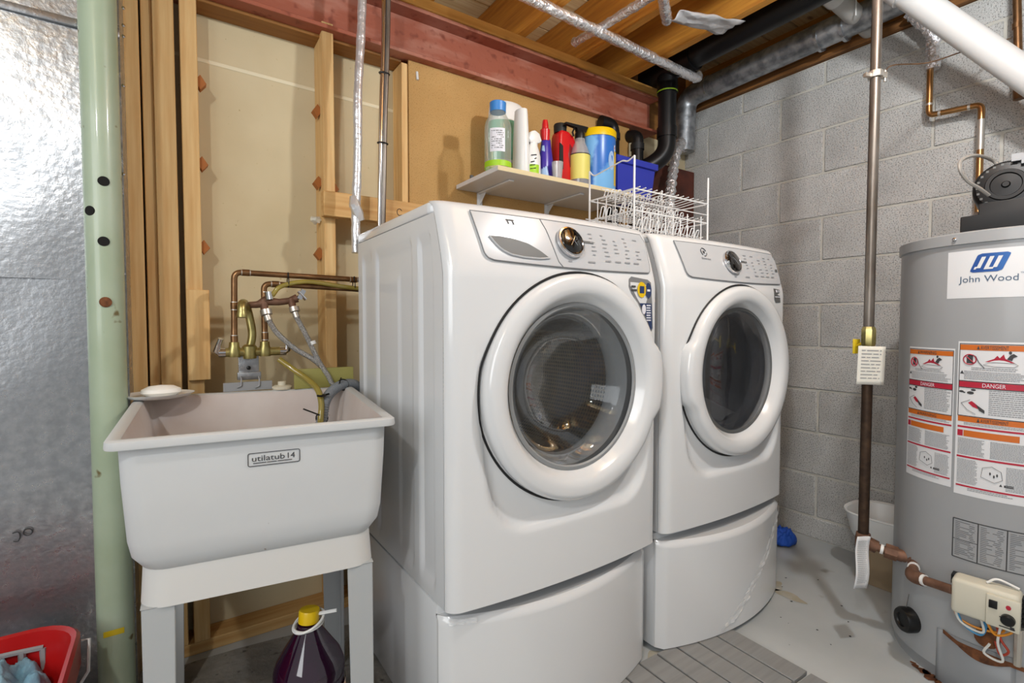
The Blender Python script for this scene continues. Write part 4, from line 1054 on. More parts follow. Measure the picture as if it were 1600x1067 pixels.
# 8 yellow-label spray bottle with black trigger
y = -0.47; x = xat(906, y); h = zat(900, 195, y); r = (xat(918, y)-xat(894, y))/2
t = thing('spray_bottle', 'clear spray bottle with pale yellow label and black trigger on the shelf', 'bottle', (x, y, Z_), 'bottles on the shelf')
MB().lathe([(r*0.95, 0), (r, 0.006), (r, h*0.50), (r*0.8, h*0.62), (r*0.52, h*0.72), (r*0.48, h*0.80)], (x, y, Z_), 'z', 24).build('bottle_body', m_cup, t)
MB().lathe([(r*1.02, h*0.10), (r*1.02, h*0.50)], (x, y, Z_), 'z', 24, close=False).build('label', m_labyel, t)
MB().lathe([(r*1.025, h*0.50), (r*1.025, h*0.515)], (x, y, Z_), 'z', 24, close=False).build('label_edge', m_blackmat, t)
mb = MB().lathe([(r*0.5, h*0.78), (r*0.52, h*0.86), (r*0.4, h*0.90)], (x, y, Z_), 'z', 16)
mb.prism([(x-r*1.9, y-0.008, Z_+h*0.955), (x-r*1.9, y-0.008, Z_+h*0.985), (x+r*0.5, y-0.008, Z_+h*1.0), (x+r*0.95, y-0.008, Z_+h*1.0), (x+r*0.62, y-0.008, Z_+h*0.90), (x-r*0.4, y-0.008, Z_+h*0.88), (x-r*0.5, y-0.008, Z_+h*0.94)], (0, 0.016, 0))
mb.tube([(x-r*0.7, y, Z_+h*0.94), (x-r*0.95, y, Z_+h*0.86), (x-r*0.8, y, Z_+h*0.80)], 0.004, 6)
mb.build('trigger_head', m_black, t)
# 9 wipes canister
y = -0.45; x = xat(933, y); h = zat(933, 207, y); r = (xat(955, y)-xat(911, y))/2*0.96
t = thing('wipes_canister', 'blue cleaning-wipes canister with a yellow lid on the shelf', 'canister', (x, y, Z_), 'bottles on the shelf')
MB().lathe([(r*0.97, 0), (r, 0.006), (r*0.99, h*0.86)], (x, y, Z_), 'z', 36).build('bottle_body', m_bluewipe, t)
MB().lathe([(r*1.03, h*0.855), (r*1.03, h*0.96), (r*0.97, h*0.985), (0, h)], (x, y, Z_), 'z', 36).build('lid', m_yellowcap, t)
def wl(a, c, k=1.004): an = -1.95+1.15*a; return Vector((x+r*k*math.cos(an), y+r*k*math.sin(an), Z_+h*(0.05+0.78*c)))
MB().grid(lambda a, c: wl(0.62+0.38*a, 0.02+0.72*c), 8, 1).build('label', m_yellowcap, t)
mb = MB(); mb.poly([wl(0.42+0.22*math.cos(q)*0.9, 0.52+0.20*math.sin(q), 1.007) for q in [2*PI*i/24 for i in range(24)]]); mb.build('white_swirl', m_paleblue, t)
mb = MB(); mb.poly([wl(0.66+0.07*math.cos(q), 0.80+0.07*math.sin(q), 1.010) for q in [2*PI*i/16 for i in range(16)]]); mb.build('brand_mark', m_labw, t)
mb = MB(); mb.poly([wl(0.66+0.03*math.cos(q), 0.80+0.03*math.sin(q), 1.013) for q in [2*PI*i/12 for i in range(12)]]); mb.build('red_mark', m_redp, t)
# 10 blue bin
y0, y1 = -0.50, -0.30; xa, xb = xat(965, y0), xat(1026, y0); zt_ = zat(960, 234, y0)
zt_ = 0.155
t = thing('storage_bin', 'blue plastic storage bin at the right end of the shelf', 'bin', ((xa+xb)/2, -0.40, Z_))
mb = MB()
def br_(k, z): return [Vector(((xa+xb)/2+sx*(xb-xa)/2*k, -0.40+sy*0.10*k, Z_+z)) for sx, sy in ((-1, -1), (1, -1), (1, 1), (-1, 1))]
rg = [br_(0.86, 0), br_(0.98, zt_), br_(0.95, zt_), br_(0.83, 0.004)]
for q in rg: mb.v += q
for i in range(3):
    for j in range(4): mb.f.append((i*4+j, i*4+(j+1) % 4, (i+1)*4+(j+1) % 4, (i+1)*4+j))
mb.f += [(3, 2, 1, 0), (12, 13, 14, 15)]
mb.build('bin_body', m_blue_bin, t)
mb = MB(); rg = [br_(0.97, zt_-0.028), br_(1.05, zt_-0.024), br_(1.05, zt_+0.002), br_(0.95, zt_+0.002)]
for q in rg: mb.v += q
for i in range(3):
    for j in range(4): mb.f.append((i*4+j, i*4+(j+1) % 4, (i+1)*4+(j+1) % 4, (i+1)*4+j))
mb.build('bin_rim', m_blue_bin, t)
# small metal clip at the shelf's left back
c = PS(737, 266, -0.26); mb = MB().tube([(c.x, -0.26, Z_), (c.x, -0.26, Z_+0.035)], 0.008, 12).tube([(c.x, -0.26, Z_+0.012), (c.x, -0.26, Z_+0.018)], 0.0095, 12)
tag(mb.build('metal_plug', m_dgrey), 'small dark metal plug on the left back of the shelf', 'plug')

# ------------------------------------------------------------------ wire rack on the dryer
RX0, RX1, RY0, RY1, RZ0, RZ1 = 0.754, 1.145, -0.89, -0.68, ZT+0.004, 1.575
rk = thing('dishwasher_rack', 'chrome and white wire dishwasher rack standing on top of the dryer', 'rack', ((RX0+RX1)/2, (RY0+RY1)/2, RZ0))
mb = MB(); r = 0.0034
for x in (RX0, RX1):
    for y in (RY0, RY1):
        mb.tube([(x, y, RZ0), (x, y, RZ1 if x == RX0 else RZ1-0.01)], r, 8)
for z in (RZ0+0.004, 1.40, 1.47):
    mb.tube([(RX0, RY0, z), (RX1, RY0, z), (RX1, RY1, z), (RX0, RY1, z)], 0.0027, 6, closed=True)
mb.tube(fillet([(RX0, RY1, RZ1), (RX0, RY1-0.02, RZ1-0.022), (RX0, RY1-0.05, RZ1-0.018), (RX0, RY0+0.05, RZ1-0.002), (RX0, RY0+0.03, RZ1-0.012), (RX0, RY0, RZ1)], 0.015), 0.0026, 6)
mb.build('frame', m_wwire, rk)
mb = MB()
for x in (RX0+0.11,): pass
for k in range(1, 5):      # left-end uprights bent into U shapes
    y = RY1+(RY0-RY1)*k/5; mb.tube(fillet([(RX0, y, 1.47), (RX0, y, RZ0+0.012), (RX0+0.06, y, RZ0+0.012)], 0.02), 0.0020, 6)
for k in range(1, 10):
    x = RX0+(RX1-RX0)*k/10; mb.tube(fillet([(x, RY0, 1.40+0.02*(k % 2)), (x, RY0, RZ0+0.01), (x, RY1, RZ0+0.01), (x, RY1, 1.47)], 0.012), 0.0018, 6)
mb.each('upright_wire', m_wwire, rk)
mb = MB()
for z in (1.345, 1.41, 1.478):
    for k in range(1, 14):
        x = RX0+(RX1-RX0)*k/14; mb.tube([(x, RY0, z+0.002), (x+0.006, (RY0+RY1)/2, z-0.004), (x, RY1, z+0.002)], 0.0020, 5)
for z, y in ((1.43, RY0), (1.50, -0.74), (1.36, -0.74), (1.41, -0.66)): mb.tube([(RX0, y, z), (RX1, y, z)], 0.0018, 5)
mb.each('shelf_wire', m_wwire, rk)
mb = MB(); random.seed(21)
for y, z in ((-0.87, 1.345), (-0.80, 1.41), (-0.72, 1.478), (-0.76, 1.345), (-0.70, 1.41)):
    for k in range(11):
        x = RX0+0.03+(RX1-RX0-0.05)*k/11; hgt = 0.035+random.uniform(-0.008, 0.01)
        mb.tube(fillet([(x, y, z), (x, y-0.012, z+hgt), (x+0.015, y-0.012, z+hgt), (x+0.015, y, z)], 0.008, 3), 0.0021, 5)
mb.each('tine', m_wwire, rk)

# ------------------------------------------------------------------ drain, vent and insulated pipes overhead
BX, BY = 1.585, -0.345
t = thing('black_drain_pipe', 'black plastic drain pipe dropping in the corner beside the steel beam', 'pipe', (BX, BY, 1.85))
zc = AX(1060, 100, BX).z
MB().tube([(BX, BY+0.14, zc), (BX, -3.2, zc+0.05)], 0.060, 24).build('main_run', m_black, t)
zl = AX(1040, 238, BX).z; ze_ = AX(1037, 208, BX).z
q = AY(1010, 262, BY+0.06)
MB().tube(fillet([(BX, BY, zc), (BX, BY, zl-0.01), (q.x, q.y, q.z-0.005), (q.x-0.08, q.y+0.06, q.z-0.015)], 0.07, 8), 0.044, 20).build('drop', m_black, t)
for za, zb_, rr in ((AX(1040, 148, BX).z, AX(1040, 122, BX).z, 0.050), (ze_-0.03, ze_+0.02, 0.049)):
    MB().tube([(BX, BY, za), (BX, BY, zb_)], rr, 20).build('coupling', m_black, t)
MB().tube([(BX, BY-0.10, zc), (BX, BY-0.16, zc)], 0.066, 20).build('coupling', m_black, t)
za = AX(1040, 146, BX).z
MB().tube([(BX, BY, za-0.003), (BX, BY, za+0.003)], 0.0508, 20).build('green_ring', m_gasketgreen, t)
for k, (px, py, px2, py2) in enumerate(((958, 206, 932, 205), (996, 222, 975, 212))):
    ya = -0.27
    c = AY(px, py, ya); r = 0.030
    t = thing('vent_elbow', ('black plastic pipe elbow behind the wipes canister', 'scuffed black pipe elbow behind the blue bin')[k], 'pipe', (c.x, ya, 1.3))
    e = c+Vector((-0.075, 0.03, 0.03)) if k == 0 else c+Vector((0.0, 0.05, 0.05))
    MB().tube(fillet([(c.x, ya, 1.30), (c.x, ya, c.z+0.03), (e.x, ya+0.01 if k == 0 else ya+0.02, c.z+0.035)] if k == 0 else [(c.x, ya, 1.30), (c.x, ya, c.z+0.03), (c.x-0.01, ya+0.05, c.z+0.04)], 0.035, 8), r, 18).build('elbow', m_black, t)
    MB().tube([(c.x, ya, c.z-0.04), (c.x, ya, c.z-0.01)], r*1.13, 18).build('collar', m_blackmat, t)
# dryer vent: round sheet-metal duct, elbow, foil flex behind the dryer
t = thing('dryer_vent', 'round galvanised dryer vent duct along the top of the block wall', 'duct', (1.9, -0.2, 1.2))
xd_, zd_ = 1.925, 2.302
MB().tube(fillet([(xd_, -3.0, zd_+0.05), (xd_, -0.20, zd_-0.005), (xd_, -0.19, 2.0)], 0.075, 8), 0.056, 28).build('duct_pipe', m_duct, t)
mb = MB()
for y_ in (-0.34, -0.9, -1.0): mb.tube([(xd_, y_, zd_), (xd_, y_-0.012, zd_)], 0.058, 28)
mb.each('duct_collar', m_galv, t)
sp = spline([(xd_, -0.19, 2.02), AY(1061, 225, -0.24), AY(1052, 262, -0.29), AY(1047, 310, -0.34), AY(1047, 370, -0.37), AY(1047, 420, -0.38)], 9)
MB().tube(sp, [0.029 if i % 2 else 0.021 for i in range(len(sp))], 16, jit=0.08).build('foil_flex', m_foil, t)

def foil_pipe(name, label, pts, r, jit=0.12, mat=m_foil, n=12, cat='pipe', group=None):
    sp = spline(pts, 14); k = len(sp)
    return tag(MB().tube(sp, [r*(1+0.12*mnoise.noise(Vector((i*0.35, r*99, 0)))) for i in range(k)], n, jit=jit).build(name, mat), label, cat, group)
foil_pipe('insulated_pipe', 'foil-wrapped pipe slung under the joists, running to the corner', [(0.2, -0.535, 2.205), (0.6, -0.525, 2.205), (1.0, -0.515, 2.203), (1.42, -0.505, 2.20), (1.62, -0.49, 2.21), (1.68, -0.44, 2.28)], 0.020)
foil_pipe('insulated_pipe', 'foil-wrapped branch pipe crossing under the joists', [(0.955, -0.36, 2.232), (0.965, -0.50, 2.228), (0.975, -0.72, 2.224), (0.985, -0.95, 2.222), (0.99, -1.2, 2.22)], 0.017)
foil_pipe('insulated_pipe', 'short silver foil-wrapped pipe at the top of the frame near the duct tape', [(0.80, -0.90, 2.215), (0.95, -0.83, 2.213), (1.05, -0.76, 2.213), (1.14, -0.70, 2.22)], 0.020)
mb = MB()
def ftape(a, c):
    p = Vector((1.13+0.30*a, -0.735-0.06*a+0.075*(c-0.5)*(1+0.5*a), 2.222+0.02*a)); n_ = mnoise.noise(Vector((a*5, c*4, 2)))
    return p+Vector((0, 0, -0.012*n_-0.02*(1-abs(2*c-1))*(1-a)))
mb.grid(ftape, 20, 10); tag(mb.build('foil_tape_sheet', m_foil_s, solid=0.002), 'crumpled sheet of silver foil tape against a joist', 'foil tape')
# vertical pipes by the beam
px = lambda a, b_, y: AY(a, b_, y)
t = foil_pipe('insulated_pipe', 'silver foil-wrapped pipe hanging from the ceiling to behind the washer', [px(567, -40, -0.375), px(565, 30, -0.375), px(563, 75, -0.375), px(559, 150, -0.378), px(559, 230, -0.378), px(557, 300, -0.38), px(556, 345, -0.385), px(556, 395, -0.39)], 0.014, 0.04, m_foil_s, 14)
c = [px(552, 306, -0.39), px(554, 320, -0.39), px(560, 335, -0.39), px(564, 345, -0.39)]
MB().tube(c, [0.010, 0.020, 0.019, 0.012], 10, jit=0.25).build('loose_tape', m_foil_s, t)
t = thing('conduit_pair', 'two slim metal tubes zip-tied together in front of the blocking', 'pipe', px(597, 375, -0.33))
for k, (da, mt) in enumerate(((-3, m_chrome), (4.5, m_gal_pipe))):
    MB().tube(fillet([px(603+da, -40, -0.345), px(601.5+da*0.9, 80, -0.345), px(598+da*0.85, 170, -0.345), px(596+da*0.8, 300, -0.345), px(594.5+da*0.8, 395, -0.345)], 0.1), 0.0075 if k == 0 else 0.0082, 10).build('conduit', mt, t)
mb = MB()
for py, q in ((115, 600.5), (224, 598), (358, 596)):
    c = px(q, py, -0.345); mb.tube([c+Vector((0.018*math.cos(a), 0.011*math.sin(a), 0)) for a in [2*PI*i/16 for i in range(16)]], 0.0022, 5, closed=True)
mb.each('cable_tie', m_black, t)

# ------------------------------------------------------------------ gas pipe, tags
GX, GY = 1.36, -1.335
gp = thing('gas_pipe', 'vertical iron gas pipe in front of the block wall, with a yellow valve handle', 'pipe', (GX, GY, 0.25))
zv = AX(1357, 525, GX).z; ze = AX(1351, 845, GX).z
MB().tube([(GX, GY, zv-0.005), (GX, GY, 2.5)], 0.0145, 16).build('upper_pipe', m_gal_pipe, gp)
MB().tube([(GX, GY, ze), (GX, GY, zv-0.005)], 0.0150, 16).build('lower_pipe', m_ironp, gp)
MB().tube([(GX, GY, zv-0.032), (GX, GY, zv-0.02), (GX, GY, zv+0.02), (GX, GY, zv+0.03)], [0.019, 0.021, 0.021, 0.017], 8).build('valve_body', m_brass, gp)
hp = AX(1338, 541, GX+0.02)
mb = MB().obox(hp, (0.011, -0.004, 0), (0, 0.003, 0), (0, 0, 0.024)).tube([(GX, GY, zv-0.01), hp], 0.005, 6); mb.build('valve_handle', m_yellow, gp, bevel=0.001)
# run to the heater: tee, union, elbows, nipple into the control
e0 = Vector((GX, GY, ze)); e1 = AX(1403, 866, 1.39); 
def toD(px_, py_, d): return AD(px_, py_, d)
dE = (e0-CAM).dot(_fw)
p1 = toD(1372, 856, dE-0.02); p2 = toD(1402, 866, dE-0.05); p3 = toD(1430, 874, dE-0.08); p4 = toD(1425, 900, dE-0.18); p5 = toD(1440, 908, dE-0.22); p6 = toD(1490, 922, dE-0.285)
mb = MB().tube([e0+Vector((0, 0, 0.025)), e0+Vector((0, 0, 0.012)), e0-Vector((0, 0, 0.024))], [0.020, 0.022, 0.022], 12).tube([e0, e0+(p1-e0)*0.9], 0.021, 12); mb.build('tee', m_ironfit, gp)
MB().tube(fillet([e0, p1, p2, p3, p4, p6], 0.025, 6), 0.0125, 14).build('run', m_ironfit, gp)
d = (p2-p1).normalized(); mb = MB().tube([p1+d*0.018, p1+d*0.05], 0.024, 8).tube([p1+d*0.05, p1+d*0.064], 0.019, 12); mb.build('union', m_ironfit, gp)
mb = MB().tube(fillet([p3-(p3-p2).normalized()*0.03, p3, p3+(p4-p3).normalized()*0.03], 0.02), 0.018, 14).tube(fillet([p4-(p4-p3).normalized()*0.03, p4, p4+(p6-p4).normalized()*0.03], 0.02), 0.018, 14); mb.each('elbow', m_ironfit, gp)
mb = MB()
for a, dd in ((p1+d*0.010, d), (p1+d*0.07, d), ((p3+p4)/2, (p4-p3).normalized()), (p4+(p6-p4).normalized()*0.034, (p6-p4).normalized())): mb.tube([a-dd*0.004, a+dd*0.004], 0.0155, 12)
mb.each('thread_tape', m_white, gp)
# ground clamp and wire
zc_ = AX(1365, 118, GX).z
cl_ = thing('ground_clamp', 'silver ground clamp with a thin wire on the gas pipe', 'clamp', (GX, GY, zc_-0.01))
mb = MB().tube([(GX, GY, zc_-0.010), (GX, GY, zc_+0.010)], 0.021, 12).obox((GX+0.024, GY-0.012, zc_), (0.010, -0.004, 0), (0.003, 0.007, 0), (0, 0, 0.009)).obox((GX-0.024, GY+0.012, zc_-0.003), (0.012, -0.004, 0), (0.003, 0.006, 0), (0, 0, 0.006))
mb.tube([(GX+0.028, GY-0.016, zc_+0.016), (GX+0.028, GY-0.016, zc_-0.02)], 0.004, 6); mb.build('clamp_jaw', m_solder, cl_, bevel=0.001)
sp = spline([(GX+0.026, GY-0.014, zc_+0.004), AX(1395, 102, 1.45), AX(1450, 98, 1.6), AX(1500, 82, 1.75), AX(1540, 70, 1.85), AX(1580, 60, 1.95)], 8)
MB().tube(sp, 0.0022, 6).build('ground_wire', m_copper, cl_)
# paper tags
def card(name, label, c, wd, ht, mat, lines, ang=0.0, bend=0.0, fn2=None):
    rdir = Vector((_rt.x, _rt.y, 0)); nd = Vector((-_fw.x, -_fw.y, 0)).normalized()
    def f(a, q, off=0.0):
        u = (a-0.5)*wd; v = (q-0.5)*ht
        u, v = u*math.cos(ang)-v*math.sin(ang), u*math.sin(ang)+v*math.cos(ang)
        return c+rdir*u+Vector((0, 0, v))+nd*(off+bend*math.sin(q*6.0)+bend*0.6*math.cos(a*4))
    t = MB().grid(f, 6, 10).build(name, mat, solid=0.0005)
    tag(t, label, 'tag')
    mb = MB(); greek(mb, 0.12, 0.88, 0.1, 0.9, lines, lambda a, q: f(a, q, 0.0015), fill=0.22, gap=0.5); tag(mb.build('writing', m_grey_ink, t), kind='stuff')
    return t, f
dz = (Vector((GX, GY, 1))-CAM).dot(_fw)-0.035
card('paper_tag', 'small cream paper note with handwriting tied to the gas valve', toD(1361, 571, dz), 43*dz/F_PX, 60*dz/F_PX, m_paper, 0.09, -0.03)
t, f = card('paper_tag', 'long white paper tag hanging from the bottom of the gas pipe', toD(1347, 879, dz-0.01), 23*dz/F_PX, 82*dz/F_PX, M('white_tag', 'd9d9da', 0.7), 0.035, -0.06, 0.006)

# box and basin behind the heater, rag
t = tag(MB().box(1.765, 2.0, -1.385, -1.165, 0.0, 0.165).build('cardboard_box', m_card, bevel=0.003), 'brown cardboard box on the floor behind the water heater', 'box')
mb = MB(); n = 36
rings = []
for k, z in ((0.80, 0.166), (0.86, 0.18), (1.0, 0.262), (1.04, 0.266), (1.03, 0.272), (0.96, 0.266), (0.80, 0.19), (0.0, 0.186)):
    rings.append([Vector((1.875+0.125*k*(abs(math.cos(a))**0.7)*(1 if math.cos(a) > 0 else -1), -1.235+0.145*k*(abs(math.sin(a))**0.7)*(1 if math.sin(a) > 0 else -1), z)) for a in [2*PI*i/n for i in range(n)]])
for q in rings: mb.v += q
for i in range(len(rings)-1):
    for j in range(n): mb.f.append((i*n+j, i*n+(j+1) % n, (i+1)*n+(j+1) % n, (i+1)*n+j))
mb.f.append(tuple(reversed(range(n))))
tag(mb.build('plastic_basin', m_white), 'white plastic basin on the cardboard box behind the gas pipe', 'basin')
c = AZ(1225, 846, 0.0)
cloth('blue_rag', 'crumpled bright blue rag on the floor between dryer and block wall', m_bluerag, (c.x-0.02, c.y, 0.012), 0.07, 0.06, 0.06, 2.2)

# slatted deck mat
a0, a1, a2 = AZ(1122, 975, 0.0), AZ(1264, 1055, 0.0), AZ(1290, 1067, 0)
dm = thing('deck_mat', 'grey slatted floor mat lying in front of the dryer', 'floor mat', (0.85, -1.4, 0))
u_ = (a1-a0); ln = u_.length; u_.normalize(); v_ = Vector((u_.y, -u_.x, 0))
if v_.x > 0: v_ = -v_
for k in range(9):
    c = a0+v_*(0.043+0.078*k)+u_*(0.30*0.5)
    MB().obox((c.x, c.y, 0.0085), u_*0.148, v_*0.0365, (0, 0, 0.0065)).build('slat', m_mat, dm, bevel=0.002, seg=1)
for k in range(9):
    c = a0+v_*(0.043+0.078*k)+u_*(0.306+0.15)
    MB().obox((c.x, c.y, 0.0085), u_*0.148, v_*0.0365, (0, 0, 0.0065)).build('slat', m_mat, dm, bevel=0.002, seg=1)
mb = MB()
for q in (0.06, 0.24, 0.36, 0.54):
    c = a0+u_*q; mb.obox((c.x+v_.x*0.35, c.y+v_.y*0.35, 0.0015), v_*0.34, u_*0.02, (0, 0, 0.0015))
mb.each('underlay_strip', m_blackmat, dm)
# ------------------------------------------------------------------ water heater
HC, HR, HT = Vector((1.583, -1.628, 0)), 0.27, 1.285
def T(an, z, off=0.0): return Vector((HC.x+(HR+off)*math.cos(an), HC.y+(HR+off)*math.sin(an), z))
def cyl(px_, py_, rr=HR):
    d_ = ray(px_, py_); o = CAM-HC; a = d_.x**2+d_.y**2; b_ = 2*(o.x*d_.x+o.y*d_.y); c_ = o.x**2+o.y**2-rr*rr
    disc = b_*b_-4*a*c_
    t_ = (-b_-math.sqrt(max(0, disc)))/(2*a); p = CAM+d_*t_; an = math.atan2(p.y-HC.y, p.x-HC.x)
    if an < 0: an += 2*PI
    return an, p.z
wh = thing('water_heater', 'grey cylindrical gas water heater with warning labels at the right', 'water heater', (HC.x, HC.y, 0))
MB().lathe([(HR*0.97, 0.0), (HR*0.985, 0.03), (HR, 0.035), (HR, HT-0.03)], HC, 'z', 96).build('jacket', m_tank, wh)
MB().lathe([(HR+0.001, HT-0.034), (HR+0.006, HT-0.033), (HR+0.006, HT-0.004), (HR, HT), (HR*0.9, HT+0.004), (0, HT+0.012)], HC, 'z', 96).build('top_cap', m_tank, wh)
a_, z_ = cyl(1494, 389); p = T(a_, HT-0.018, 0.006); n_ = Vector((math.cos(a_), math.sin(a_), 0)); MB().lathe([(0.005, 0), (0.005, 0.004), (0.002, 0.006)], p, (Vector((-n_.y, n_.x, 0)), Vector((0, 0, 1)), n_), 10).build('cap_screw', m_chrome, wh)
# vent blower
bc = HC+Vector((0.02, 0.0, 0))
al = 2*PI+math.atan2(CAM.y-HC.y, CAM.x-HC.x)
w1 = Vector((-math.sin(al), math.cos(al), 0)); w0 = Vector((math.cos(al), math.sin(al), 0))   # w0 to the viewer, w1 to the right
def bl_(u, v, z): return HC+w0*u+w1*v+Vector((0, 0, z))
hz0 = HT+0.004
mb = MB()
mb.prism([bl_(0.16, -0.118, hz0), bl_(0.16, -0.118, hz0+0.052), bl_(0.16, -0.080, hz0+0.054), bl_(0.16, -0.080, hz0+0.085), bl_(0.16, 0.2, hz0+0.092), bl_(0.16, 0.2, hz0)], -w0*0.28)
bw = mb.build('blower_housing', m_blackmat, wh, bevel=0.003)
mc = bl_(0.085, 0.0, hz0+0.165)
tl = (w0*0.95+w1*(-0.05)+Vector((0, 0, 0.10))).normalized(); e1 = w1; e2 = tl.cross(e1)*-1
e1 = (w1-tl*w1.dot(tl)).normalized(); e2 = tl.cross(e1)
mc = AD(1572, 289, (bl_(0.085, 0, 1.4)-CAM).dot(_fw))
mb = MB().lathe([(0.07, -0.14), (0.074, -0.12), (0.074, -0.03), (0.071, -0.005), (0.063, 0.004), (0.045, 0.006), (0.043, 0.010), (0.034, 0.010), (0.032, 0.006), (0.010, 0.007), (0.007, 0.012), (0, 0.012)], mc, (e1, e2, tl), 48)
mb.build('blower_motor', M('motor_black', '121213', 0.4, spec=0.35), wh)
mb = MB()
for k in range(22):
    a = 2*PI*k/22; p = mc+e1*(0.060*math.cos(a))+e2*(0.060*math.sin(a))+tl*0.001; mb.obox(p, e1*0.003, e2*0.003, tl*0.004)
mb.each('motor_rim_clip', m_dgrey, wh)
mb = MB()
for k in range(5):
    p = mc+e1*(0.02+0.02*k)+Vector((0, 0, 0.072-0.006*k)); mb.obox(p, w1*0.011, w0*0.008, Vector((0, 0, 0.010+0.004*(k % 2))))
mb.each('motor_terminal', m_grey_pl, wh)
dm_ = (mc-CAM).dot(_fw)
sp = spline([AD(1565, 264, dm_+0.02), AD(1550, 250, dm_+0.03), AD(1525, 243, dm_+0.0), AD(1503, 250, dm_-0.01), AD(1500, 265, dm_-0.02), AD(1512, 283, dm_-0.02), AD(1530, 294, dm_-0.02), AD(1545, 305, dm_-0.015)], 8)
MB().tube(sp, 0.0048, 8).build('motor_cable', m_cable, wh)
# labels
RES = []
def region(px0, py0, px1, py1):
    a0_, z0_ = cyl(px0, py0); a1_, z1_ = cyl(px1, py1); return a0_, a1_, z0_, z1_
def lab(x0p, ytop, ybot, wid, name):
    a0_, zt_ = cyl(x0p, ytop); _, zb_ = cyl(x0p, ybot); a1_ = a0_+wid/HR
    base = MB().grid(lambda a, c: T(a0_+(a1_-a0_)*a, zb_+(zt_-zb_)*c, 0.0006), 16, 1).build(name, m_lab, wh)
    return base, (lambda a, c, off=0.0012: T(a0_+(a1_-a0_)*a, zb_+(zt_-zb_)*c, off)), (zt_-zb_), wid
# maker's sheet
a0_, z0_ = cyl(1482, 394); _, zb_ = cyl(1482, 467)
lb, f, hh, ww = lab(1482, 395, 467, 0.300, 'maker_label')
def para(x0_, y0_, w_, h_, sk_=0.35): return [f(x0_+sk_*w_*0.30*0+0.0, y0_), f(x0_+w_, y0_), f(x0_+w_, y0_+h_), f(x0_, y0_+h_)]
mb = MB()
lx0, lx1, ly0, ly1 = 0.17, 0.45, 0.53, 0.91
def sk(u, v): return f(lx0+(lx1-lx0)*(u*0.78+v*0.22), ly0+(ly1-ly0)*v, 0.0014)
def lgo(u, v):
    e = min(v, 1-v); q = 0.12-math.sqrt(max(0, 0.0144-(0.12-e)**2)) if e < 0.12 else 0.0
    return sk(q+(1-2*q)*u, v)
mb.grid(lgo, 20, 16); mb.build('logo', m_blue_ink, lb)
mb = MB(); sk2 = lambda u, v: f(lx0+(lx1-lx0)*(u*0.78+v*0.22), ly0+(ly1-ly0)*v, 0.0022)
for u in (0.17, 0.42, 0.67):
    rect(mb, u, u+0.13, 0.22, 0.82, sk2)
rect(mb, 0.10, 0.17, 0.16, 0.30, sk2); rect(mb, 0.42, 0.70, 0.14, 0.24, sk2)
tag(mb.build('logo_cut', m_lab, lb), kind='stuff')
mb = MB(); text(mb, 'John Wood', 0.095, 0.29, 0.40, 0.17, lambda a, c: f(a, c, 0.0014)); text(mb, 'TM', 0.505, 0.46, 0.025, 0.035, lambda a, c: f(a, c, 0.0014)); mb.build('logo_words', M('slate_print', '4a6078', 0.5), lb)
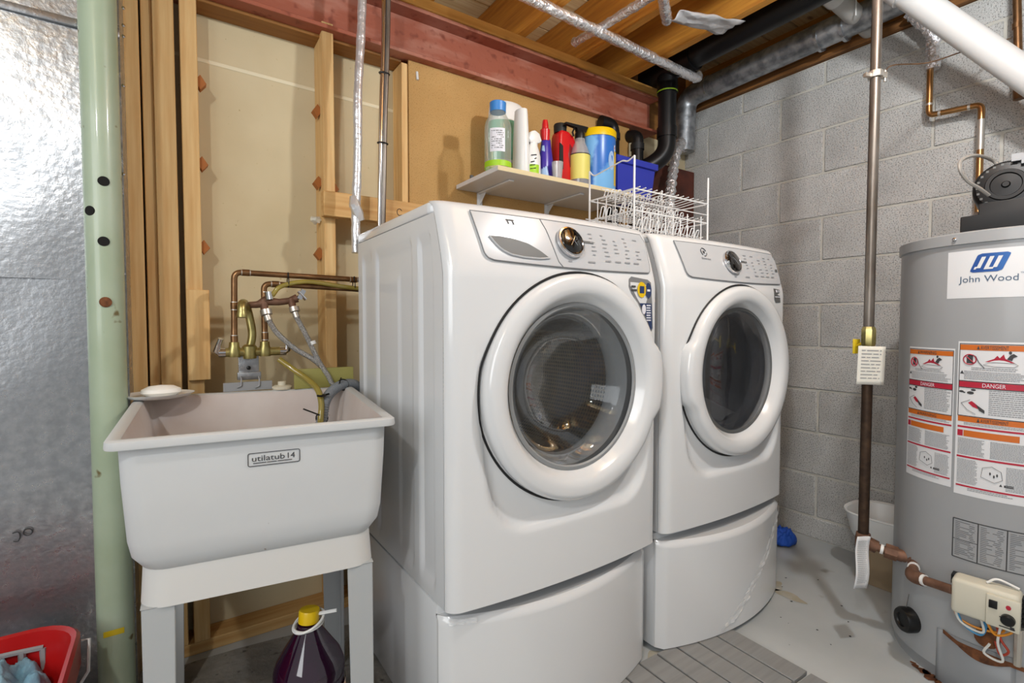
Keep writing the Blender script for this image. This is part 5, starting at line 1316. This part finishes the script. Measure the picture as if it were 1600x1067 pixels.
# two warning sheets
def warning(x0p, yt, yb, wid, words, name):
    lb, f, hh, ww = lab(x0p, yt, yb, wid, name)
    F = lambda a, c: f(a, c, 0.0013); F2 = lambda a, c: f(a, c, 0.0019)
    org, red, ink, fine, wht = MB(), MB(), MB(), MB(), MB()
    rect(org, 0.03, 0.98, 0.945, 0.98, F, 8); rect(org, 0.03, 0.98, 0.48, 0.515, F, 8); rect(org, 0.12, 0.85, 0.385, 0.425, F, 8)
    rect(red, 0.03, 0.98, 0.705, 0.742, F, 8); rect(red, 0.03, 0.98, 0.44, 0.452, F, 8); rect(red, 0.03, 0.98, 0.245, 0.257, F, 8); rect(red, 0.03, 0.98, 0.055, 0.066, F, 8); rect(red, 0.03, 0.11, 0.385, 0.425, F)
    text(ink, words[0], 0.32, 0.951, 0.36, 0.024, F2); text(ink, words[0], 0.35, 0.486, 0.36, 0.022, F2); text(wht, words[1], 0.36, 0.711, 0.30, 0.025, F2)
    for x_, y_ in ((0.27, 0.951), (0.30, 0.486)): ink.add([F2(x_, y_), F2(x_+0.04, y_), F2(x_+0.02, y_+0.024)], [(0, 1, 2)])
    # frames
    for y_ in (0.985, 0.745, 0.702, 0.518):
        rect(ink, 0.025, 0.985, y_-0.0025, y_+0.0025, F2, 8)
    rect(ink, 0.025, 0.035, 0.518, 0.985, F2); rect(ink, 0.975, 0.985, 0.518, 0.985, F2)
    # can in a prohibition ring
    ink.poly([F(0.13, 0.86), F(0.22, 0.86), F(0.22, 0.91), F(0.16, 0.915), F(0.13, 0.90)])
    kx, ky = 0.09, 0.09*wid/hh
    ringp = [F2(0.175+kx*math.cos(q), 0.885+ky*math.sin(q)) for q in [2*PI*i/24 for i in range(24)]]
    red.tube(ringp, 0.0013, 4, closed=True); red.tube([F2(0.175-kx*0.7, 0.885+ky*0.7), F2(0.175+kx*0.7, 0.885-ky*0.7)], 0.0012, 4)
    ink.tube([F2(0.22+0.04*q, 0.915-0.01*q) if q < 2 else F2(0.22+0.04*q, 0.905-0.018*q) for q in range(5)], 0.0008, 4)
    loop = [(0.36, 0.855), (0.5, 0.845), (0.75, 0.845), (0.80, 0.86), (0.76, 0.87), (0.45, 0.872)]
    ink.tube([F2(*q) for q in loop], 0.0005, 4, closed=True)
    red.poly([F(0.38, 0.873), F(0.50, 0.895), F(0.54, 0.915), F(0.57, 0.90), F(0.62, 0.925), F(0.64, 0.898), F(0.76, 0.873)])
    ink.poly([F2(0.66, 0.895), F2(0.70, 0.92), F2(0.74, 0.93), F2(0.79, 0.915), F2(0.74, 0.905), F2(0.72, 0.885)]); ink.poly([F2(0.70+0.02*math.cos(q), 0.935+0.010*math.sin(q)) for q in [2*PI*i/10 for i in range(10)]])
    greek(fine, 0.2, 0.85, 0.815, 0.835, 0.011, F, fill=0.45); greek(fine, 0.10, 0.95, 0.755, 0.81, 0.0095, F, fill=0.45)
    ink.add([F(0.04, 0.79), F(0.10, 0.79), F(0.07, 0.812)], [(0, 1, 2)])
    # tap and hand
    for x_, y_, r_ in ((0.07, 0.675, 0.035), (0.24, 0.69, 0.035), (0.2, 0.67, 0.05), (0.11, 0.67, 0.02)):
        ink.poly([F(x_+r_*math.cos(q), y_+r_*wid/hh*0.55*math.sin(q)) for q in [2*PI*i/14 for i in range(14)]])
    red.poly([F(0.17, 0.605), F(0.22, 0.618), F(0.25, 0.61), F(0.36, 0.575), F(0.35, 0.565), F(0.24, 0.58)]); ink.poly([F2(0.28, 0.600), F2(0.40, 0.565), F2(0.40, 0.545), F2(0.33, 0.56)])
    ink.tube([F2(0.07, 0.60), F2(0.16, 0.56), F2(0.28, 0.535)], 0.0005, 4); ink.tube([F2(0.07, 0.60), F2(0.2, 0.625)], 0.0005, 4)
    greek(fine, 0.45, 0.95, 0.53, 0.695, 0.0125, F, fill=0.45)
    greek(fine, 0.12, 0.95, 0.456, 0.475, 0.009, F, fill=0.45)
    greek(fine, 0.04, 0.42, 0.265, 0.372, 0.0078, F, fill=0.5); greek(fine, 0.49, 0.96, 0.265, 0.372, 0.0078, F, fill=0.5)
    greek(fine, 0.04, 0.34, 0.075, 0.235, 0.0085, F, fill=0.45); greek(fine, 0.70, 0.96, 0.075, 0.225, 0.009, F, fill=0.45)
    lo = [(0.38, 0.14), (0.40, 0.20), (0.52, 0.215), (0.64, 0.19), (0.66, 0.14), (0.56, 0.115)]
    ink.tube([F2(*q) for q in lo], 0.0005, 4, closed=True)
    for x_, y_ in ((0.50, 0.17), (0.55, 0.155), (0.59, 0.165)): ink.poly([F2(x_+0.012*math.cos(q), y_+0.010*math.sin(q)) for q in [2*PI*i/8 for i in range(8)]])
    ink.add([F(0.62, 0.10), F(0.66, 0.10), F(0.64, 0.116)], [(0, 1, 2)]); rect(ink, 0.68, 0.80, 0.098, 0.112, F)
    greek(fine, 0.2, 0.8, 0.03, 0.05, 0.010, F, fill=0.45)
    org.each('orange_bar', m_orange, lb); red.each('red_print', m_redp, lb); tag(ink.build('black_print', m_ink, lb), kind='stuff'); tag(fine.build('fine_print', m_grey_ink, lb), kind='stuff'); wht.build('danger_word', m_labw, lb)
aN0 = cyl(1422, 600)[0]; aN1 = cyl(1495, 600)[0]; aW0 = cyl(1498, 600)[0]
warning(1422, 541, 740, (aN1-aN0)*HR, ('WARNING', 'DANGER'), 'warning_label')
warning(1498, 533, 771, (aN1-aN0)*HR*1.02, ('AVERTISSEMENT', 'DANGER'), 'warning_label')
# rating plate
lb, f, hh, ww = lab(1490, 808, 868, 0.26, 'rating_plate')
lb.data.materials[0] = m_tank
mb = MB(); F = lambda a, c: f(a, c, 0.0012)
for y_ in (0, 1): rect(mb, 0, 1, y_-0.012 if y_ else -0.012, y_+0.012, F, 12)
rect(mb, 0, 0.21, 0.47, 0.485, F, 3)
for x_ in (0, 0.21, 0.43, 0.67, 1.0): rect(mb, x_-0.005, x_+0.005, 0, 1, F)
tag(mb.build('plate_frame', m_ink, lb), kind='stuff')
mb = MB()
for a, c in ((0.02, 0.19), (0.23, 0.41), (0.45, 0.65)): greek(mb, a, c, 0.06, 0.94, 0.045, F, fill=0.4)
for k in range(7): rect(mb, 0.72+0.03*k, 0.735+0.03*k, 0.15, 0.5, F)
rect(mb, 0.70, 0.80, 0.74, 0.78, F); tag(mb.build('plate_print', M('plate_grey', '6d6f72', 0.6), lb), kind='stuff')
# gas control box
dC = (T(al, 0.3)-CAM).dot(_fw)-0.06
def fwd(a_): return Vector((math.cos(a_), math.sin(a_), 0))
ac = cyl(1546, 935)[0]; n_ = fwd(ac); tt = Vector((-n_.y, n_.x, 0))
cc0 = T(ac, 0, 0.055)
cz0 = AD(1546, 935, (cc0-CAM).dot(_fw)).z
cB = Vector((cc0.x, cc0.y, cz0))
ct = MB().obox(cB, tt*0.066, n_*0.030, Vector((0, 0, 0.047))).build('gas_control', m_ctrl, wh, bevel=0.010, seg=3)
cf = lambda u, v, off: cB+tt*u+Vector((0, 0, v))+n_*(0.030+off)
MB().obox(cf(0.036, -0.004, 0.004), tt*0.032, n_*0.006, Vector((0, 0, 0.040))).build('control_face', m_ctrl, ct, bevel=0.004)
MB().lathe([(0.014, 0), (0.0135, 0.010), (0.010, 0.013), (0, 0.013)], cf(0.046, -0.014, 0.010), (tt, Vector((0, 0, 1)), n_), 24).build('temperature_knob', m_black, ct)
MB().obox(cf(0.018, 0.014, 0.011), tt*0.008, n_*0.003, Vector((0, 0, 0.010))).build('igniter_button', m_black, ct, bevel=0.001)
mb = MB(); mb.poly([cf(0.046+0.005*math.cos(q), 0.016+0.006*math.sin(q), 0.0108) for q in [2*PI*i/12 for i in range(12)]]); mb.build('red_symbol', m_redp, ct)
mb = MB(); Fc = lambda a, c: cf(a, c, 0.0106); greek(mb, 0.030, 0.064, -0.043, -0.034, 0.006, Fc, fill=0.5); rect(mb, 0.030, 0.036, -0.014, -0.011, Fc); rect(mb, 0.05, 0.058, -0.038, -0.030, Fc); tag(mb.build('control_print', m_ink, ct), kind='stuff')
mb = MB()
for k in range(6): mb.obox(cB+tt*0.068+Vector((0, 0, 0.03-0.013*k))-n_*0.012, tt*0.004, n_*0.014, Vector((0, 0, 0.004)))
mb.obox(cB-tt*0.066-n_*0.02+Vector((0, 0, 0.03)), tt*0.006, n_*0.015, Vector((0, 0, 0.012))); mb.each('control_bracket', m_black, wh)
MB().tube(spline([cB+tt*0.0+Vector((0, 0, 0.049)), cB+tt*0.02+Vector((0, 0, 0.062))-n_*0.01, cB+tt*0.06+Vector((0, 0, 0.052))-n_*0.012], 6), 0.003, 6).build('sensor_lead', m_white, wh)
for i, (mt, pts) in enumerate(((m_wireA, [(-0.062, -0.03), (-0.058, -0.07), (-0.02, -0.085), (0.03, -0.075), (0.035, -0.045)]), (m_wireB, [(-0.064, -0.035), (-0.045, -0.085), (-0.01, -0.10), (0.0, -0.07), (-0.02, -0.05)]), (m_wireC, [(-0.066, -0.03), (-0.05, -0.08), (-0.005, -0.09), (-0.01, -0.05)]), (m_wireD, [(0.02, -0.05), (0.03, -0.09), (0.045, -0.115), (0.03, -0.13), (0.02, -0.10)]), (m_wireC, [(0.03, -0.05), (0.025, -0.10), (0.035, -0.145), (0.0, -0.14), (0.01, -0.11)]), (m_wireA, [(0.0, -0.045), (0.02, -0.08), (0.05, -0.06), (0.04, -0.045)]))):
    MB().tube(spline([cB+tt*u+Vector((0, 0, v))-n_*(0.012-0.006*i*0.5) for u, v in pts], 6), 0.0030, 6).build('control_wire', mt, wh)
MB().tube([cB+tt*0.062+Vector((0, 0, -0.046))-n_*0.005, cB+tt*0.06+Vector((0, 0, -0.15))-n_*0.02], [0.010, 0.008], 8).build('burner_tube', m_solder, wh)
# burner opening and cover plate, drain cap, rust streak
a_, z_ = cyl(1424, 968); p = T(a_, z_, 0.0); n2 = fwd(a_)
MB().lathe([(0.036, -0.004), (0.037, 0.022), (0.033, 0.030), (0.020, 0.031), (0.018, 0.027), (0.0, 0.027)], p, (Vector((-n2.y, n2.x, 0)), Vector((0, 0, 1)), n2), 32).build('drain_cap', m_black, wh)
MB().tube([T(a_-0.02, z_+0.036, 0.012), T(a_-0.03, z_+0.075, 0.004)], 0.0012, 5).build('cap_tie', m_dgrey, wh)
a0_, z0_ = cyl(1465, 980); _, z1_ = cyl(1465, 1062)
MB().grid(lambda a, c: T(a0_+0.62*a, z1_-0.05+(z0_-z1_+0.05)*c-0.0*a, 0.003), 16, 1).build('burner_door', M('door_grey', '8d9093', 0.4), wh, solid=0.003)
rs = MB().grid(lambda a, c: T(cyl(1475, 983)[0]+0.62*a, cyl(1475, 985)[1]-0.022*a-0.05*math.sin(PI*min(1, a*1.2))*0.3+(c-0.5)*(0.012+0.020*math.sin(PI*min(1, max(0, (a-0.2)*1.6)))), 0.0045), 24, 2)
rs.build('rust_streak', m_rust, wh)
a_, z_ = cyl(1543, 1000); MB().lathe([(0.026, 0.002), (0.026, 0.012), (0.020, 0.014), (0.0, 0.005)], T(a_, z_+0.01, 0.002), (Vector((-math.sin(a_), math.cos(a_), 0)), Vector((0, 0, 1)), fwd(a_)), 20).build('burner_port', m_rust, wh)
mb = MB(); random.seed(4)
for k in range(26):
    an = al-0.75+1.3*k/26+random.uniform(-0.02, 0.02); r_ = random.uniform(0.006, 0.018); c = T(an, 0, -0.002+random.uniform(0, 0.02))
    mb.poly([(c.x+r_*math.cos(q)*random.uniform(0.6, 1.3), c.y+r_*math.sin(q)*random.uniform(0.6, 1.3), 0.0016) for q in [2*PI*i/8 for i in range(8)]])
tag(mb.build('rust_flakes', m_rust, floor), kind='stuff')
# water pipes of the heater
t = thing('heater_pipe', 'bright copper pipe stepping down the block wall to the water heater', 'pipe', AX(1536, 330, 1.97))
Xp = 1.97
pts = [AX(1455, 60, Xp), AX(1460, 178, Xp), AX(1534, 163, Xp), AX(1537, 330, Xp)]
pts[1].y = pts[0].y; pts[3].y = pts[2].y
MB().tube(fillet(pts, 0.02), 0.0105, 14).build('tube', m_copper_n, t)
def jn(a, b_, k, r=0.0125):
    c = pts[a]+(pts[b_]-pts[a])*k; d_ = (pts[b_]-pts[a]).normalized(); return [c-d_*0.004, c+d_*0.004], r
mb = MB()
for a, b_, k in ((0, 1, 0.86), (1, 2, 0.22), (1, 2, 0.78)): q, r_ = jn(a, b_, k); mb.tube(q, r_, 12)
d_ = (pts[3]-pts[2]); mb.tube([pts[2]+d_*0.14, pts[2]+d_*0.42], 0.0112, 12); mb.each('solder_ring', m_solder, t)
sp = spline([AX(1422, 20, Xp-0.02), AX(1440, 35, Xp-0.02), AX(1457, 55, Xp-0.01), AX(1458, 80, Xp), AX(1458, 108, Xp)], 10)
MB().tube(sp, [0.022, ]*len(sp), 12, jit=0.14).build('foil_wrap', m_foil, t)
t = thing('heater_pipe', 'dull copper stub pipe at the top right edge of the picture', 'pipe', AX(1593, 150, 1.9))
MB().tube([AX(1588, -60, 1.9), AX(1592, 148, 1.9)], 0.0115, 14).build('tube', m_copper, t)
mb = MB().tube([AX(1592, 140, 1.9), AX(1592.5, 155, 1.9)], 0.0155, 14).tube([AX(1589, 36, 1.9), AX(1589.3, 44, 1.9)], 0.0130, 14); mb.each('end_cap', m_copper, t)
# plastic vent pipes
p0 = AD(1405, -18, 1.78); p1 = AD(1680, 172, 1.55)
t = thing('vent_pipe', 'thick white plastic vent pipe sloping across the top right', 'pipe', p1)
d_ = (p1-p0).normalized(); p2 = p1+d_*0.03; p3 = Vector((p2.x, p2.y, HT+0.10))
MB().tube(fillet([p0, p2, p3], 0.09, 8), 0.043, 28).build('tube', m_pvc, t)
MB().tube([p3, p3+Vector((0, 0, 0.05))], 0.052, 28).build('coupling', m_blackmat, t)
d_ = (p1-p0).normalized(); MB().tube([p0-d_*0.05, p0+d_*0.03], 0.050, 28).build('coupling', m_pvc, t)
p0 = AX(1265, -40, 1.55); p1 = AX(1366, 52, 2.05)
t = thing('vent_pipe', 'greyish plastic vent pipe entering the block wall behind the gas pipe', 'pipe', p1)
MB().tube([p0, p1], 0.036, 24).build('tube', m_pvc_g, t)
d_ = (p1-p0).normalized(); q = p0+(p1-p0)*0.38; MB().tube([q-d_*0.12, q], 0.041, 24).build('coupling', m_pvc, t)
MB().tube(spline([q+Vector((-0.03, 0.0, 0.03)), q+Vector((0.02, -0.04, -0.01)), q+Vector((0.06, -0.045, 0.02)), q+Vector((0.08, -0.04, -0.06))], 6), 0.003, 6).build('hanger_wire', m_white, t)
bpy.context.view_layer.update()
